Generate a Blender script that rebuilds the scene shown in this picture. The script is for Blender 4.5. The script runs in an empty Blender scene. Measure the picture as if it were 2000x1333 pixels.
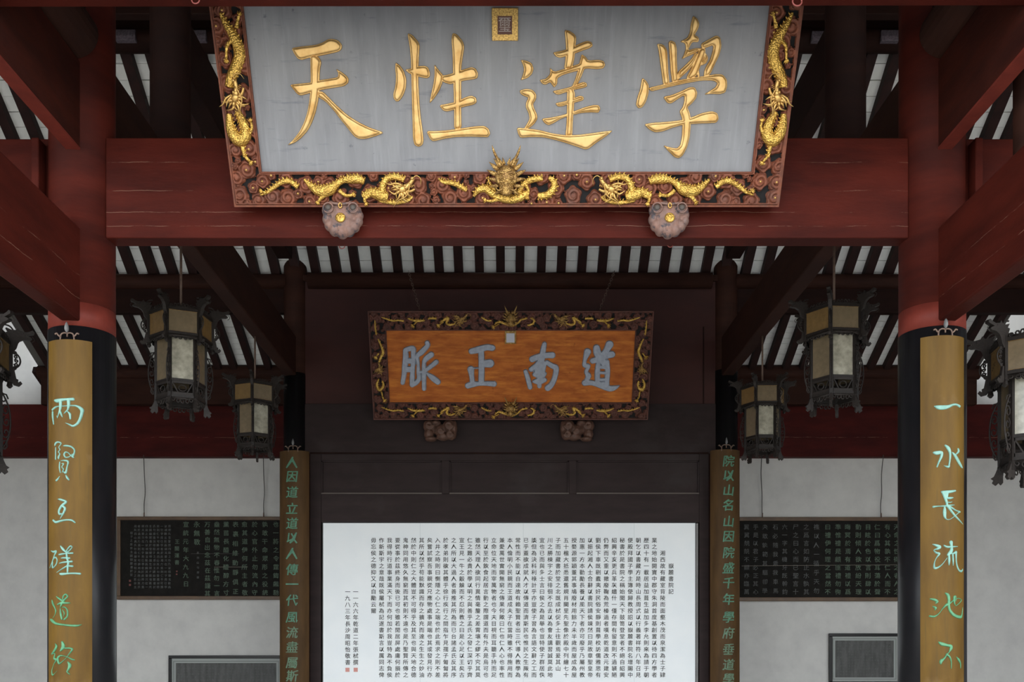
import bpy, math, random
import numpy as np
from mathutils import Vector, Matrix
random.seed(7); np.random.seed(7)
SC = bpy.context.scene; COL = SC.collection
FPX = 1866.0; CX = 994.0; HY = 1262.0; EYE = 1.6

# ---------- camera, world, light, exposure ----------
cd = bpy.data.cameras.new('camera'); cam = bpy.data.objects.new('camera', cd); COL.objects.link(cam)
cam.location = (0, 0, EYE); cam.rotation_euler = (math.radians(90), 0, 0)
cd.sensor_width = 36; cd.lens = FPX/2000*36
cd.shift_x = (1000-CX)/2000; cd.shift_y = (HY-666.5)/2000; cd.clip_end = 200
SC.camera = cam
w = bpy.data.worlds.new('world'); SC.world = w; w.use_nodes = True
bg = w.node_tree.nodes['Background']; bg.inputs[0].default_value = (0.88, 0.94, 1.0, 1); bg.inputs[1].default_value = 1.5
SC.view_settings.view_transform = 'Standard'; SC.view_settings.look = 'None'
SC.view_settings.gamma = 1; SC.view_settings.use_curve_mapping = False
SC.view_settings.exposure = 1.72
def area(name, loc, target, sx, sy, power, col):
    l = bpy.data.lights.new(name, 'AREA'); l.shape = 'RECTANGLE'; l.size = sx; l.size_y = sy; l.energy = power; l.color = col
    o = bpy.data.objects.new(name, l); COL.objects.link(o); o.location = loc
    o.rotation_euler = (Vector(target)-Vector(loc)).to_track_quat('-Z', 'Y').to_euler()
    return o
sl = bpy.data.lights.new('bounce_sun', 'SUN'); sl.energy = 4.2; sl.angle = math.radians(20); sl.color = (1.0, .97, .92)  # added under an overcast sky to bounce light off the courtyard paving
so_ = bpy.data.objects.new('bounce_sun', sl); COL.objects.link(so_); so_.rotation_euler = Vector((.15, -.62, -.8)).to_track_quat('-Z', 'Y').to_euler()

def P(px, py, Y):
    return Vector(((px-CX)/FPX*Y, Y, EYE+(HY-py)/FPX*Y))
def Xat(px, Y): return (px-CX)/FPX*Y
def Zat(py, Y): return EYE+(HY-py)/FPX*Y

# ---------- object helpers ----------
def tag(o, label=None, cat=None, group=None, kind=None):
    if label: o['label'] = label
    if cat: o['category'] = cat
    if group: o['group'] = group
    if kind: o['kind'] = kind
    return o
def empty(name, loc=(0, 0, 0), rot=(0, 0, 0)):
    o = bpy.data.objects.new(name, None); COL.objects.link(o); o.location = loc; o.rotation_euler = rot
    return o
def copy_tree(o, parent=None):
    c = o.copy(); COL.objects.link(c)
    if parent is not None: c.parent = parent
    for ch in o.children: copy_tree(ch, c)
    return c
def link_mesh(name, me, parent=None, smooth=False, mat=None):
    if mat: me.materials.append(mat)
    if smooth: me.polygons.foreach_set('use_smooth', [True]*len(me.polygons))
    o = bpy.data.objects.new(name, me); COL.objects.link(o)
    if parent is not None: o.parent = parent
    return o

def catmull(pts, sub=4):
    pts = [np.array(p, float) for p in pts]
    if len(pts) < 3 or sub < 2: return pts
    out = []
    for i in range(len(pts)-1):
        p0 = pts[max(i-1, 0)]; p1 = pts[i]; p2 = pts[i+1]; p3 = pts[min(i+2, len(pts)-1)]
        for k in range(sub):
            t = k/sub
            out.append(0.5*((2*p1)+(-p0+p2)*t+(2*p0-5*p1+4*p2-p3)*t*t+(-p0+3*p1-3*p2+p3)*t**3))
    out.append(pts[-1]); return out

class MB:
    def __init__(s): s.v = []; s.f = []
    def add(s, vs, fs):
        b = len(s.v); s.v += [tuple(x) for x in vs]; s.f += [tuple(i+b for i in f) for f in fs]; return s
    def box(s, x0, x1, y0, y1, z0, z1):
        x0, x1 = min(x0, x1), max(x0, x1)
        return s.add([(x0,y0,z0),(x1,y0,z0),(x1,y1,z0),(x0,y1,z0),(x0,y0,z1),(x1,y0,z1),(x1,y1,z1),(x0,y1,z1)],
              [(0,3,2,1),(4,5,6,7),(0,1,5,4),(1,2,6,5),(2,3,7,6),(3,0,4,7)])
    def bar(s, a, b, w, h, up=(0, 0, 1)):
        a = Vector(a); b = Vector(b); d = (b-a).normalized(); u = Vector(up)
        x = d.cross(u)
        if x.length < 1e-5: x = d.cross(Vector((1, 0, 0)))
        x.normalize(); u = x.cross(d)
        vs = []
        for p in (a, b):
            for sx, sz in ((-1,-1),(1,-1),(1,1),(-1,1)): vs.append(p+x*(sx*w/2)+u*(sz*h/2))
        return s.add(vs, [(0,1,2,3),(7,6,5,4),(0,4,5,1),(1,5,6,2),(2,6,7,3),(3,7,4,0)])
    def hexa(s, lo, hi):
        return s.add(list(lo)+list(hi), [(3,2,1,0),(4,5,6,7),(0,1,5,4),(1,2,6,5),(2,3,7,6),(3,0,4,7)])
    def tube(s, pts, r, n=8, sub=1, flat=1.0, cap=True):
        """pts: (x,y,z) or (x,y,z,r)"""
        P4 = [tuple(p)+(r,) if len(p) == 3 else tuple(p) for p in pts]
        P4 = catmull(P4, sub) if sub > 1 else [np.array(p, float) for p in P4]
        m = len(P4); base = len(s.v); prev = None
        for i, p in enumerate(P4):
            a = P4[max(i-1, 0)][:3]; b = P4[min(i+1, m-1)][:3]
            t = Vector(b-a)
            if t.length < 1e-9: t = Vector((0, 0, 1))
            t.normalize()
            if prev is None:
                ref = Vector((0, 0, 1)) if abs(t.z) < .9 else Vector((1, 0, 0))
                u = (ref-t*ref.dot(t)).normalized()
            else:
                u = prev-t*prev.dot(t)
                u = u.normalized() if u.length > 1e-6 else t.orthogonal().normalized()
            prev = u; v = t.cross(u)
            rr = max(p[3], 1e-5)
            for k in range(n):
                A = 2*math.pi*k/n
                s.v.append(tuple(Vector(p[:3])+u*(math.cos(A)*rr*flat)+v*(math.sin(A)*rr)))
        for i in range(m-1):
            for k in range(n):
                k2 = (k+1) % n
                s.f.append((base+i*n+k, base+i*n+k2, base+(i+1)*n+k2, base+(i+1)*n+k))
        if cap:
            s.f.append(tuple(base+k for k in range(n))[::-1]); s.f.append(tuple(base+(m-1)*n+k for k in range(n)))
        return s
    def ball(s, c, rx, ry=None, rz=None, nu=10, nv=7):
        ry = rx if ry is None else ry; rz = rx if rz is None else rz
        base = len(s.v)
        for j in range(1, nv):
            ph = math.pi*j/nv
            for i in range(nu):
                th = 2*math.pi*i/nu
                s.v.append((c[0]+rx*math.sin(ph)*math.cos(th), c[1]+ry*math.sin(ph)*math.sin(th), c[2]+rz*math.cos(ph)))
        s.v.append((c[0], c[1], c[2]+rz)); s.v.append((c[0], c[1], c[2]-rz)); T = len(s.v)-2; B = T+1
        for j in range(nv-2):
            for i in range(nu):
                i2 = (i+1) % nu
                s.f.append((base+j*nu+i, base+(j+1)*nu+i, base+(j+1)*nu+i2, base+j*nu+i2))
        for i in range(nu):
            i2 = (i+1) % nu
            s.f.append((T, base+i, base+i2)); s.f.append((B, base+(nv-2)*nu+i2, base+(nv-2)*nu+i))
        return s
    def lathe(s, prof, c=(0, 0, 0), n=32, cap=True):
        base = len(s.v); m = len(prof)
        for r, z in prof:
            for k in range(n):
                A = 2*math.pi*k/n; s.v.append((c[0]+r*math.cos(A), c[1]+r*math.sin(A), c[2]+z))
        for i in range(m-1):
            for k in range(n):
                k2 = (k+1) % n; s.f.append((base+i*n+k, base+i*n+k2, base+(i+1)*n+k2, base+(i+1)*n+k))
        if cap:
            s.f.append(tuple(base+k for k in range(n))[::-1]); s.f.append(tuple(base+(m-1)*n+k for k in range(n)))
        return s
    def prism(s, poly, fn, t0, t1):
        """poly (a,b) list; fn(a,b,t)->xyz"""
        n = len(poly); vs = [fn(a, b, t0) for a, b in poly]+[fn(a, b, t1) for a, b in poly]
        fs = [tuple(range(n))[::-1], tuple(range(n, 2*n))]+[(i, (i+1) % n, n+(i+1) % n, n+i) for i in range(n)]
        return s.add(vs, fs)
    def tf(s, M, start=0):
        for i in range(start, len(s.v)): s.v[i] = tuple(M @ Vector(s.v[i]))
        return s
    def build(s, name, mat, parent=None, smooth=False, bevel=0, auto=None):
        bare = name
        me = bpy.data.meshes.new(name); me.from_pydata(s.v, [], s.f); me.update()
        o = link_mesh(name, me, parent, smooth, mat)
        if bare == 'fretwork': o['kind'] = 'stuff'
        if bevel:
            b = o.modifiers.new('bevel', 'BEVEL'); b.width = bevel; b.segments = 2; b.limit_method = 'ANGLE'
        return o

# ---------- materials ----------
def mat(name, col, col2=None, rough=.6, metal=0, scale=(3, 3, 3), nscale=2.0, bump=0, bscale=40, lo=.35, hi=.65,
        lines=None, linecol=(.35, .2, .14), spec=.5, fine=None, scales=None, scuff=None, trans=0):
    m = bpy.data.materials.new(name); m.use_nodes = True; nt = m.node_tree; N = nt.nodes; L = nt.links
    b = N['Principled BSDF']; b.inputs['Roughness'].default_value = rough; b.inputs['Metallic'].default_value = metal
    b.inputs['Specular IOR Level'].default_value = spec
    tc = N.new('ShaderNodeTexCoord'); mp = N.new('ShaderNodeMapping'); mp.inputs['Scale'].default_value = scale
    L.new(tc.outputs['Object'], mp.inputs[0])
    def mix(fac, c1, c2):
        x = N.new('ShaderNodeMix'); x.data_type = 'RGBA'
        for sock, val in ((x.inputs[0], fac), (x.inputs[6], c1), (x.inputs[7], c2)):
            if hasattr(val, 'node'): L.new(val, sock)
            else: sock.default_value = val if isinstance(val, float) else (*val, 1)
        return x.outputs[2]
    def ramp(src, a, b_):
        r = N.new('ShaderNodeMapRange'); L.new(src, r.inputs[0]); r.inputs[1].default_value = a; r.inputs[2].default_value = b_
        r.clamp = True; return r.outputs[0]
    def noise(vec, sc, det=6, rg=.6):
        n = N.new('ShaderNodeTexNoise'); n.inputs['Scale'].default_value = sc; n.inputs['Detail'].default_value = det
        n.inputs['Roughness'].default_value = rg; L.new(vec, n.inputs['Vector']); return n.outputs[0]
    def math_(op, a, b_=None):
        x = N.new('ShaderNodeMath'); x.operation = op
        for i, val in enumerate((a, b_)):
            if val is None: continue
            if hasattr(val, 'node'): L.new(val, x.inputs[i])
            else: x.inputs[i].default_value = val
        return x.outputs[0]
    c = (*col, 1)
    out = None
    if col2:
        out = mix(ramp(noise(mp.outputs[0], nscale), lo, hi), col, col2)
    if fine:
        f = ramp(noise(tc.outputs['Object'], fine[0], 3, .7), .3, .7)
        out = mix(f, out if out else col, fine[1]) if len(fine) < 3 else mix(math_('MULTIPLY', f, fine[2]), out if out else col, fine[1])
    if scuff:
        for (sc, nsc, a, b_, cc, st) in scuff:
            m2 = N.new('ShaderNodeMapping'); m2.inputs['Scale'].default_value = sc; m2.inputs['Location'].default_value = (nsc*1.7, 3.1, a*9)
            L.new(tc.outputs['Object'], m2.inputs[0])
            out = mix(math_('MULTIPLY', ramp(noise(m2.outputs[0], nsc, 5, .65), a, b_), st), out if out else col, cc)
    if lines:
        axis, zs, wdt = lines
        sp = N.new('ShaderNodeSeparateXYZ'); L.new(tc.outputs['Object'], sp.inputs[0])
        m3 = N.new('ShaderNodeMapping'); m3.inputs['Scale'].default_value = (1.2, 1.2, 0); L.new(tc.outputs['Object'], m3.inputs[0])
        nz = math_('MULTIPLY', math_('SUBTRACT', noise(m3.outputs[0], 2.0, 8, .65), .5), .05)
        zz = math_('ADD', sp.outputs[axis], nz)
        brk = ramp(noise(tc.outputs['Object'], 3.0, 6, .7), .47, .57)
        for z0 in zs:
            d = math_('ABSOLUTE', math_('SUBTRACT', zz, z0))
            msk = math_('MULTIPLY', math_('LESS_THAN', d, wdt), brk)
            out = mix(math_('MULTIPLY', msk, linecol[3] if len(linecol) > 3 else .35), out if out else col, linecol[:3])
    if out is not None: L.new(out, b.inputs['Base Color'])
    else: b.inputs['Base Color'].default_value = c
    if trans:
        b.inputs['Transmission Weight'].default_value = trans
    if bump or scales:
        bp = N.new('ShaderNodeBump')
        if scales:
            v = N.new('ShaderNodeTexVoronoi'); v.inputs['Scale'].default_value = scales; L.new(tc.outputs['Object'], v.inputs['Vector'])
            bp.inputs['Strength'].default_value = .9; bp.inputs['Distance'].default_value = .006; bp.invert = True
            L.new(v.outputs['Distance'], bp.inputs['Height'])
        else:
            bp.inputs['Strength'].default_value = bump; bp.inputs['Distance'].default_value = .01
            L.new(noise(mp.outputs[0], bscale, 4, .6), bp.inputs['Height'])
        L.new(bp.outputs[0], b.inputs['Normal'])
    return m
M = {}
RED = (.070, .0115, .0072); RED2 = (.036, .0070, .0050)
M['red'] = mat('red_lacquer', RED, RED2, .55, nscale=1.4, bump=.15, scale=(1, 1, 4), bscale=14, spec=.06)
M['red_lintel'] = mat('red_lacquer_cracked', RED, RED2, .5, nscale=1.4, bump=.15, scale=(1, 1, 4), bscale=14, spec=.06,
                      lines=(2, [4.33, 4.42, 4.56, 4.745], .0016))
M['red_side'] = mat('red_lacquer_side_beam', RED, RED2, .5, nscale=1.2, bump=.15, scale=(1, 1, 4), bscale=14, spec=.06,
                      lines=(2, [3.82, 3.97], .002))
M['red_wall'] = mat('red_lacquer_wall_beam', (.075, .010, .008), (.042, .007, .006), .6, spec=.1, nscale=1.4, scale=(1, 1, 4), lines=(2, [4.72], .004))
M['red_bright'] = mat('red_band_and_lit_soffit', (.15, .026, .017), (.11, .019, .013), .55, spec=.15, nscale=3)
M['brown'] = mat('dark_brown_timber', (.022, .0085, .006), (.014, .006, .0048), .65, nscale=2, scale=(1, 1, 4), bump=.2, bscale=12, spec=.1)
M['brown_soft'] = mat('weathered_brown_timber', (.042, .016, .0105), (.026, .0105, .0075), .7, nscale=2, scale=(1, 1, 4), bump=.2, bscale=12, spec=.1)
M['rafter'] = mat('rafter_timber', (.028, .009, .007), (.016, .006, .005), .7, nscale=3, spec=.25)
M['black'] = mat('black_lacquer', (.006, .006, .007), (.009, .008, .009), .3, nscale=2, spec=.25)
M['plaster'] = mat('white_plaster', (.64, .63, .60), (.56, .55, .53), .9, nscale=.9, spec=.1, fine=(6, (.70, .68, .65), .4))
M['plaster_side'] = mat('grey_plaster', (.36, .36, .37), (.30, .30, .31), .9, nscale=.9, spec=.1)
M['tile'] = mat('whitewashed_roof_board', (.88, .87, .83), (.80, .79, .75), .9, nscale=2.0, spec=.1)
M['tile_gap'] = mat('roof_board_joint', (.12, .11, .10), rough=.9)
M['floor'] = mat('stone_floor', (.52, .51, .48), (.44, .43, .41), .6, nscale=1.5)
M['ground'] = mat('courtyard_paving', (.42, .41, .38), (.34, .33, .31), .8, nscale=1.5)
M['gold'] = mat('gilding', (.66, .42, .14), (.46, .27, .08), .36, metal=.75, nscale=9, scales=None, bump=.15, bscale=30)
M['gold_scale'] = mat('gilded_scales', (.70, .44, .10), (.50, .29, .06), .34, metal=.75, nscale=9, scales=95)
M['gold_char'] = mat('gilded_lettering', (.66, .43, .17), (.47, .25, .065), .42, metal=.55, nscale=5, lo=.4, hi=.75,
                     scuff=[((30, 4, 4), 4.0, .68, .74, (.12, .07, .03), .7)])
M['gold_dull'] = mat('dulled_gilding', (.36, .22, .08), (.20, .12, .05), .42, metal=.7, nscale=12)
M['gold_dark'] = mat('darkened_gilt_carving', (.50, .31, .10), (.24, .13, .045), .45, metal=.7, nscale=9, scales=90)
M['frame'] = mat('carved_red_frame', (.20, .060, .029), (.115, .036, .020), .6, nscale=7, spec=.3, scuff=[((1, 1, 1), 4, .55, .7, (.12, .06, .045), .7)])
M['frame_dark'] = mat('carved_brown_frame', (.13, .045, .03), (.075, .03, .022), .65, nscale=7, spec=.3)
M['void'] = mat('opening_shade_black', (.006, .005, .005), rough=.9)
M['board'] = mat('grey_lacquer_board', (.208, .207, .214), (.170, .169, .178), .42, nscale=1.6, scale=(6, 1.2, 1), spec=.4,
                 scuff=[((24, 1.5, 1), 1.6, .52, .75, (.29, .295, .305), .35), ((2, 14, 1), 1.3, .6, .7, (.085, .09, .12), .6),
                        ((5, 5, 5), 3.0, .68, .74, (.06, .06, .08), .65)])
M['amber_board'] = mat('amber_wood_board', (.50, .145, .022), (.28, .064, .010), .55, spec=.15, nscale=2.6, scale=(1.6, 5, 1), lo=.3, hi=.7,
                       scuff=[((1.2, 9, 1), 2.4, .5, .68, (.66, .23, .035), .6), ((3, 3, 3), 3.0, .66, .76, (.05, .014, .006), .8)])
M['slate_char'] = mat('slate_lettering', (.33, .355, .42), (.25, .275, .32), .55, nscale=8, scuff=[((20, 20, 20), 2, .64, .72, (.06, .06, .08), .7)])
M['bamboo'] = mat('golden_bamboo', (.122, .066, .0115), (.080, .042, .0085), .45, nscale=1.6, scale=(5, 5, 1), spec=.12,
                  scuff=[((22, 22, 1.2), 1.4, .58, .72, (.06, .042, .015), .6), ((2, 2, 2), 2, .6, .8, (.19, .12, .055), .5)])
M['bamboo_dark'] = mat('aged_bamboo', (.085, .045, .016), (.055, .029, .011), .6, spec=.15, nscale=1.6, scale=(5, 5, 1),
                  scuff=[((22, 22, 1.2), 1.4, .58, .72, (.05, .03, .015), .5)])
M['mint'] = mat('mint_lettering', (.19, .36, .30), (.145, .31, .255), .5, nscale=14, scuff=[((40, 40, 40), 2, .64, .7, (.05, .10, .12), .7)])
M['green'] = mat('green_lettering', (.075, .25, .12), (.05, .18, .085), .5, nscale=14, scuff=[((40, 40, 40), 2, .66, .72, (.03, .08, .06), .7)])
M['green_rear'] = mat('faded_green_lettering', (.08, .22, .13), (.05, .15, .09), .6, nscale=6)
M['green_worn'] = mat('worn_green_lettering', (.09, .12, .07), (.10, .20, .12), .6, nscale=6)
M['iron'] = mat('rusty_hook', (.16, .10, .07), (.10, .06, .045), .6, nscale=20)
M['ringred'] = mat('red_iron_ring', (.22, .05, .04), rough=.6)
M['bud'] = mat('grey_bud', (.16, .16, .16), rough=.6)
M['screen'] = mat('aubergine_painted_timber', (.034, .023, .022), (.026, .0175, .017), .6, nscale=2, scale=(1, 1, 4), spec=.12, scuff=[((.7, 1, .7), 1.5, .55, .8, (.055, .047, .045), .6)])
M['paper'] = mat('white_inscription_board', (.84, .86, .86), (.80, .83, .84), .6, nscale=.8, spec=.3)
M['ink'] = mat('dark_ink', (.035, .035, .03), rough=.7)
M['seal'] = mat('faded_red_seal', (.62, .28, .24), rough=.7)
M['oak'] = mat('brown_picture_frame', (.12, .065, .028), (.08, .042, .02), .5, nscale=6, scale=(1, 1, 1))
M['blackboard'] = mat('black_rubbing_board', (.011, .010, .009), (.017, .015, .013), .7, nscale=3, spec=.08)
M['chalk'] = mat('pale_green_characters', (.10, .15, .10), (.06, .085, .062), .7, nscale=10)
M['chalk_small'] = mat('pale_grey_characters', (.12, .125, .12), (.06, .06, .06), .7, nscale=10)
M['scratch'] = mat('pale_scratch', (.25, .22, .18), rough=.7)
M['wire'] = mat('hanging_wire', (.05, .045, .04), rough=.6)
M['lwood'] = mat('lantern_dark_wood', (.022, .017, .0145), (.013, .0105, .009), .45, nscale=20, spec=.2)
M['lfret'] = mat('lantern_fretwork', (.030, .0235, .020), (.018, .0145, .0125), .5, nscale=20, spec=.2)
M['glass_amber'] = mat('amber_frosted_glass', (.19, .115, .042), (.14, .085, .032), .22, nscale=6, spec=.6)
M['glass_grey'] = mat('beige_frosted_glass', (.17, .125, .075), (.13, .10, .06), .22, nscale=6, spec=.6)
M['glass_pale'] = mat('pale_glass_painted_sheen', (.36, .335, .26), (.20, .185, .14), .16, nscale=5, spec=.7)  # paler copy with the front reflection painted into its colour
M['corbel'] = mat('worn_painted_beast', (.22, .115, .085), (.16, .10, .085), .6, nscale=5, bump=.4, bscale=20,
                  scuff=[((6, 6, 6), 2.2, .56, .62, (.035, .035, .045), .85), ((9, 9, 9), 2.2, .62, .7, (.30, .19, .16), .6)])
M['corbel_dark'] = mat('brown_carved_corbel', (.12, .055, .035), (.07, .034, .022), .6, nscale=8)
M['purple_carve'] = mat('purple_grey_carving', (.13, .10, .12), (.06, .045, .055), .7, nscale=14, scales=None, bump=.6, bscale=30)
M['bead'] = mat('brown_beading', (.075, .055, .042), rough=.5)
M['red_top'] = mat('dull_red_timber', (.052, .012, .0075), (.028, .0080, .0060), .6, nscale=2, scale=(1, 1, 4), bump=.2, bscale=12, spec=.06)
# ---------- large structure ----------
def struct(name, mb, m, parent=None, **k):
    o = mb.build(name, m, parent, **k)
    if parent is None: o['kind'] = 'structure'
    return o
struct('floor', MB().box(-8.8, 8.8, 2.6, 14.6, -.15, 0), M['floor'])  # unseen floor, coloured pale to bounce light up to the ceiling
struct('ground', MB().box(-40, 40, -40, 2.58, -.45, -.2), M['ground'])
YW = 14.45
cw = MB().box(-13, 13, -13.3, -13, -.2, 3.3); struct('wall_skyblock_far', cw, M['plaster'])  # unseen courtyard walls added to block sky near the horizon
struct('wall_skyblock_left', MB().box(-13.3, -13, -13.3, 6, -.2, 3.3), M['plaster']); struct('wall_skyblock_right', MB().box(13, 13.3, -13.3, 6, -.2, 3.3), M['plaster'])
wb = MB().box(-8.8, 8.8, YW, YW+.2, 0, 5.35); wb.box(-8.8, -6.95, YW, YW+.2, 5.35, 8.0); wb.box(6.95, 8.8, YW, YW+.2, 5.35, 8.0)
struct('wall_back', wb, M['plaster'])
RP = [(2.2, 6.1), (5.4, 7.75), (8.0, 9.55), (10.1, 8.05), (12.5, 6.42), (14.0, 5.65), (14.9, 5.25)]   # roof underside profile (Y,Z); unseen front slope and eave set to block sky light
for nm, x in (('wall_left', -8.8), ('wall_right', 8.8)):
    poly = [(3.4, 0), (3.4, 6.6), (5.4, 7.75), (8, 9.62), (10.1, 8.12), (14.6, 8.0), (14.6, 0)]
    s = 1 if x > 0 else -1
    struct(nm, MB().prism(poly, lambda a, b, t: (x+t*s, a, b), 0, .2), M['plaster_side'])
ceil = empty('ceiling', (0, 0, 0)); ceil['kind'] = 'structure'
HW = 6.93
cov = MB()
for i in range(len(RP)-1):
    (ya, za), (yb, zb) = RP[i], RP[i+1]; hw = 8.8 if yb <= 12.6 else HW
    cov.hexa([(-hw, ya, za+.10), (hw, ya, za+.10), (hw, yb, zb+.10), (-hw, yb, zb+.10)],
             [(-hw, ya, za+.26), (hw, ya, za+.26), (hw, yb, zb+.26), (-hw, yb, zb+.26)])
cov.box(-8.8, -HW, 10.4, 14.65, 8.0, 8.1).box(HW, 8.8, 10.4, 14.65, 8.0, 8.1)
cov.build('roof_deck', M['tile_gap'], ceil)  # deck over the boards added to block light from above
def seg_pt(i, x, t, dz=0):
    (ya, za), (yb, zb) = RP[i], RP[i+1]
    return Vector((x, ya+(yb-ya)*t, za+(zb-za)*t+dz))
# rafters (each one its own board)
raf = {}
SPC = {3: .266, 4: .244, 2: .266}
def rafter_xs(i):
    s = SPC[i]; n = int(HW/s); return [k*s+s*.5+.02 for k in range(-n-1, n+1) if abs(k*s+s*.5+.02) < HW]
for i in (2, 3, 4):
    w_ = .112 if i != 4 else .092
    me = None
    for x in rafter_xs(i):
        a = seg_pt(i, 0, -.0 if i != 4 else 0, 0.0); b = seg_pt(i, 0, 1.0, 0.0)
        if me is None:
            o = MB().bar(a, b, w_, .10, (0, 0, 1)).build('rafter', M['rafter'], ceil); me = o.data
        else:
            o = bpy.data.objects.new('rafter', me); COL.objects.link(o); o.parent = ceil
        o.location = (x+random.uniform(-.012, .012), 0, 0)
b_ = MB()
for i in (0, 1):
    for k in range(-33, 33): b_.bar(seg_pt(i, k*.266, 0), seg_pt(i, k*.266, 1), .11, .1)
b_.bar(seg_pt(5, -HW, 0), seg_pt(5, -HW, 1), .1, .1)
o = b_.build('front_rafters', M['rafter'], ceil); o['kind'] = 'stuff'
# whitewashed roof boards between rafters
tiles = []; 
def proj(v): return (CX+FPX*v.x/v.y, HY-FPX*(v.z-EYE)/v.y)
def inview(i, px, py):
    if 470 < py < 536 and 222 < px < 1765: return True
    if 604 < py < 722 and (20 < px < 560 or 1440 < px < 1970): return True
    if 60 < py < 275 and (0 < px < 108 or 222 < px < 300 or 368 < px < 418 or 1570 < px < 1595 or 1680 < px < 1760 or 1860 < px < 2000): return True
    return False
for i in (2, 3, 4):
    (ya, za), (yb, zb) = RP[i], RP[i+1]; Ls = math.hypot(yb-ya, zb-za)
    pitch = .105 if i == 4 else .17
    n = int(round(Ls/pitch)); s = SPC[i]
    xs = [x+s/2 for x in rafter_xs(i)][:-1]
    for x in xs:
        off = random.uniform(-.15, .15)
        for k in range(n):
            t = (k+.5)/n; c = seg_pt(i, x, t, .075)
            px, py = proj(c); tiles.append((inview(i, px, py), pitch*s/(c.y**2), i, c, Ls/n, s))
tiles.sort(key=lambda a: (-a[0], -a[1]))
rest = MB(); tm = {}
for q, (vis, ar, i, c, pl_, s) in enumerate(tiles):
    (ya, za), (yb, zb) = RP[i], RP[i+1]; d = Vector((0, yb-ya, zb-za)).normalized()
    a = d*(-(pl_/2-.0042)); b = d*(pl_/2-.0042)
    if vis and q < 296:
        if i not in tm:
            o = MB().bar(a, b, s*.98, .02).build('roof_board', M['tile'], ceil); tm[i] = o.data
        else:
            o = bpy.data.objects.new('roof_board', tm[i]); COL.objects.link(o); o.parent = ceil
        o.location = c+Vector((0, 0, random.uniform(-.003, .003)))
    else:
        rest.bar(c+a, c+b, s*.98, .02)
o = rest.build('roof_boards_far', M['tile'], ceil); o['kind'] = 'stuff'

# ---------- columns ----------
def beam(name, mb, m, label, cat='beam', group=None, bevel=.008, **k):
    o = mb.build(name, m, bevel=bevel, **k); tag(o, label, cat, group); return o
Y1, Y2 = 6.3, 12.45
def column(px, Y, r, zsplit, ztop, label, redm, dome=False, zband=None):
    x = Xat(px, Y); c = empty('column', (x, Y, 0)); tag(c, label, 'column', 'round hall columns')
    MB().lathe([(r*1.03, 0), (r*1.015, zsplit)], n=48).build('black_shaft', M['black'], c, True)
    if zband: MB().lathe([(r*1.005, zsplit), (r, zband)], n=48).build('bright_band', M['red_bright'], c, True)
    z0 = zband or zsplit
    pr = [(r*.998, z0), (r*.99, ztop)]
    if dome: pr = [(r, z0), (r, ztop-.10), (r*.8, ztop-.03), (r*.35, ztop)]
    MB().lathe(pr, n=48).build('red_shaft', redm, c, True)
    return c
Y_band = 6.1
cL = column(161, Y1, .205, 3.645, 7.9, 'front left round column, red above black, beside the board starting 两', M['red'], zband=3.80)
cR = column(1820, Y1, .205, 3.645, 7.9, 'front right round column, red above black, behind the board starting 一', M['red'], zband=3.80)
cRL = column(577, Y2, .148, Zat(733, Y2), Zat(508, Y2), 'slender rear column left of the timber screen, black with rounded top', M['brown_soft'], dome=True)
cRR = column(1417, Y2, .152, Zat(727, Y2), Zat(508, Y2), 'slender rear column right of the timber screen, black with rounded top', M['brown_soft'], dome=True)
XL, XR = Xat(161, Y1), Xat(1820, Y1)

# ---------- lintels and beams ----------
beam('lintel', MB().box(XL+.19, XR-.19, 6.21, 6.345, Zat(465, 6.21), Zat(269, 6.21)), M['red_lintel'], 'wide cracked red lintel behind the large grey signboard')
for nm, xa, xb, sd in (('l', XL-.19, -8.6, 'left'), ('r', XR+.19, 8.6, 'right')):
    beam('lintel', MB().box(xa, xb, 6.25, 6.38, Zat(465, 6.21), Zat(271, 6.25)), M['red'], f'short red side lintel running off the {sd} edge at mid height')
    s = -1 if nm == 'l' else 1
    xc = (XL if nm == 'l' else XR)+s*.235
    MBx = MB().box(xc-.025, xc+.025, 6.14, 6.25, 4.25, Zat(268, 6.14))
    beam('batten', MBx, M['red'], f'narrow vertical red batten at outer side of front {sd} column', 'batten')
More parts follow.
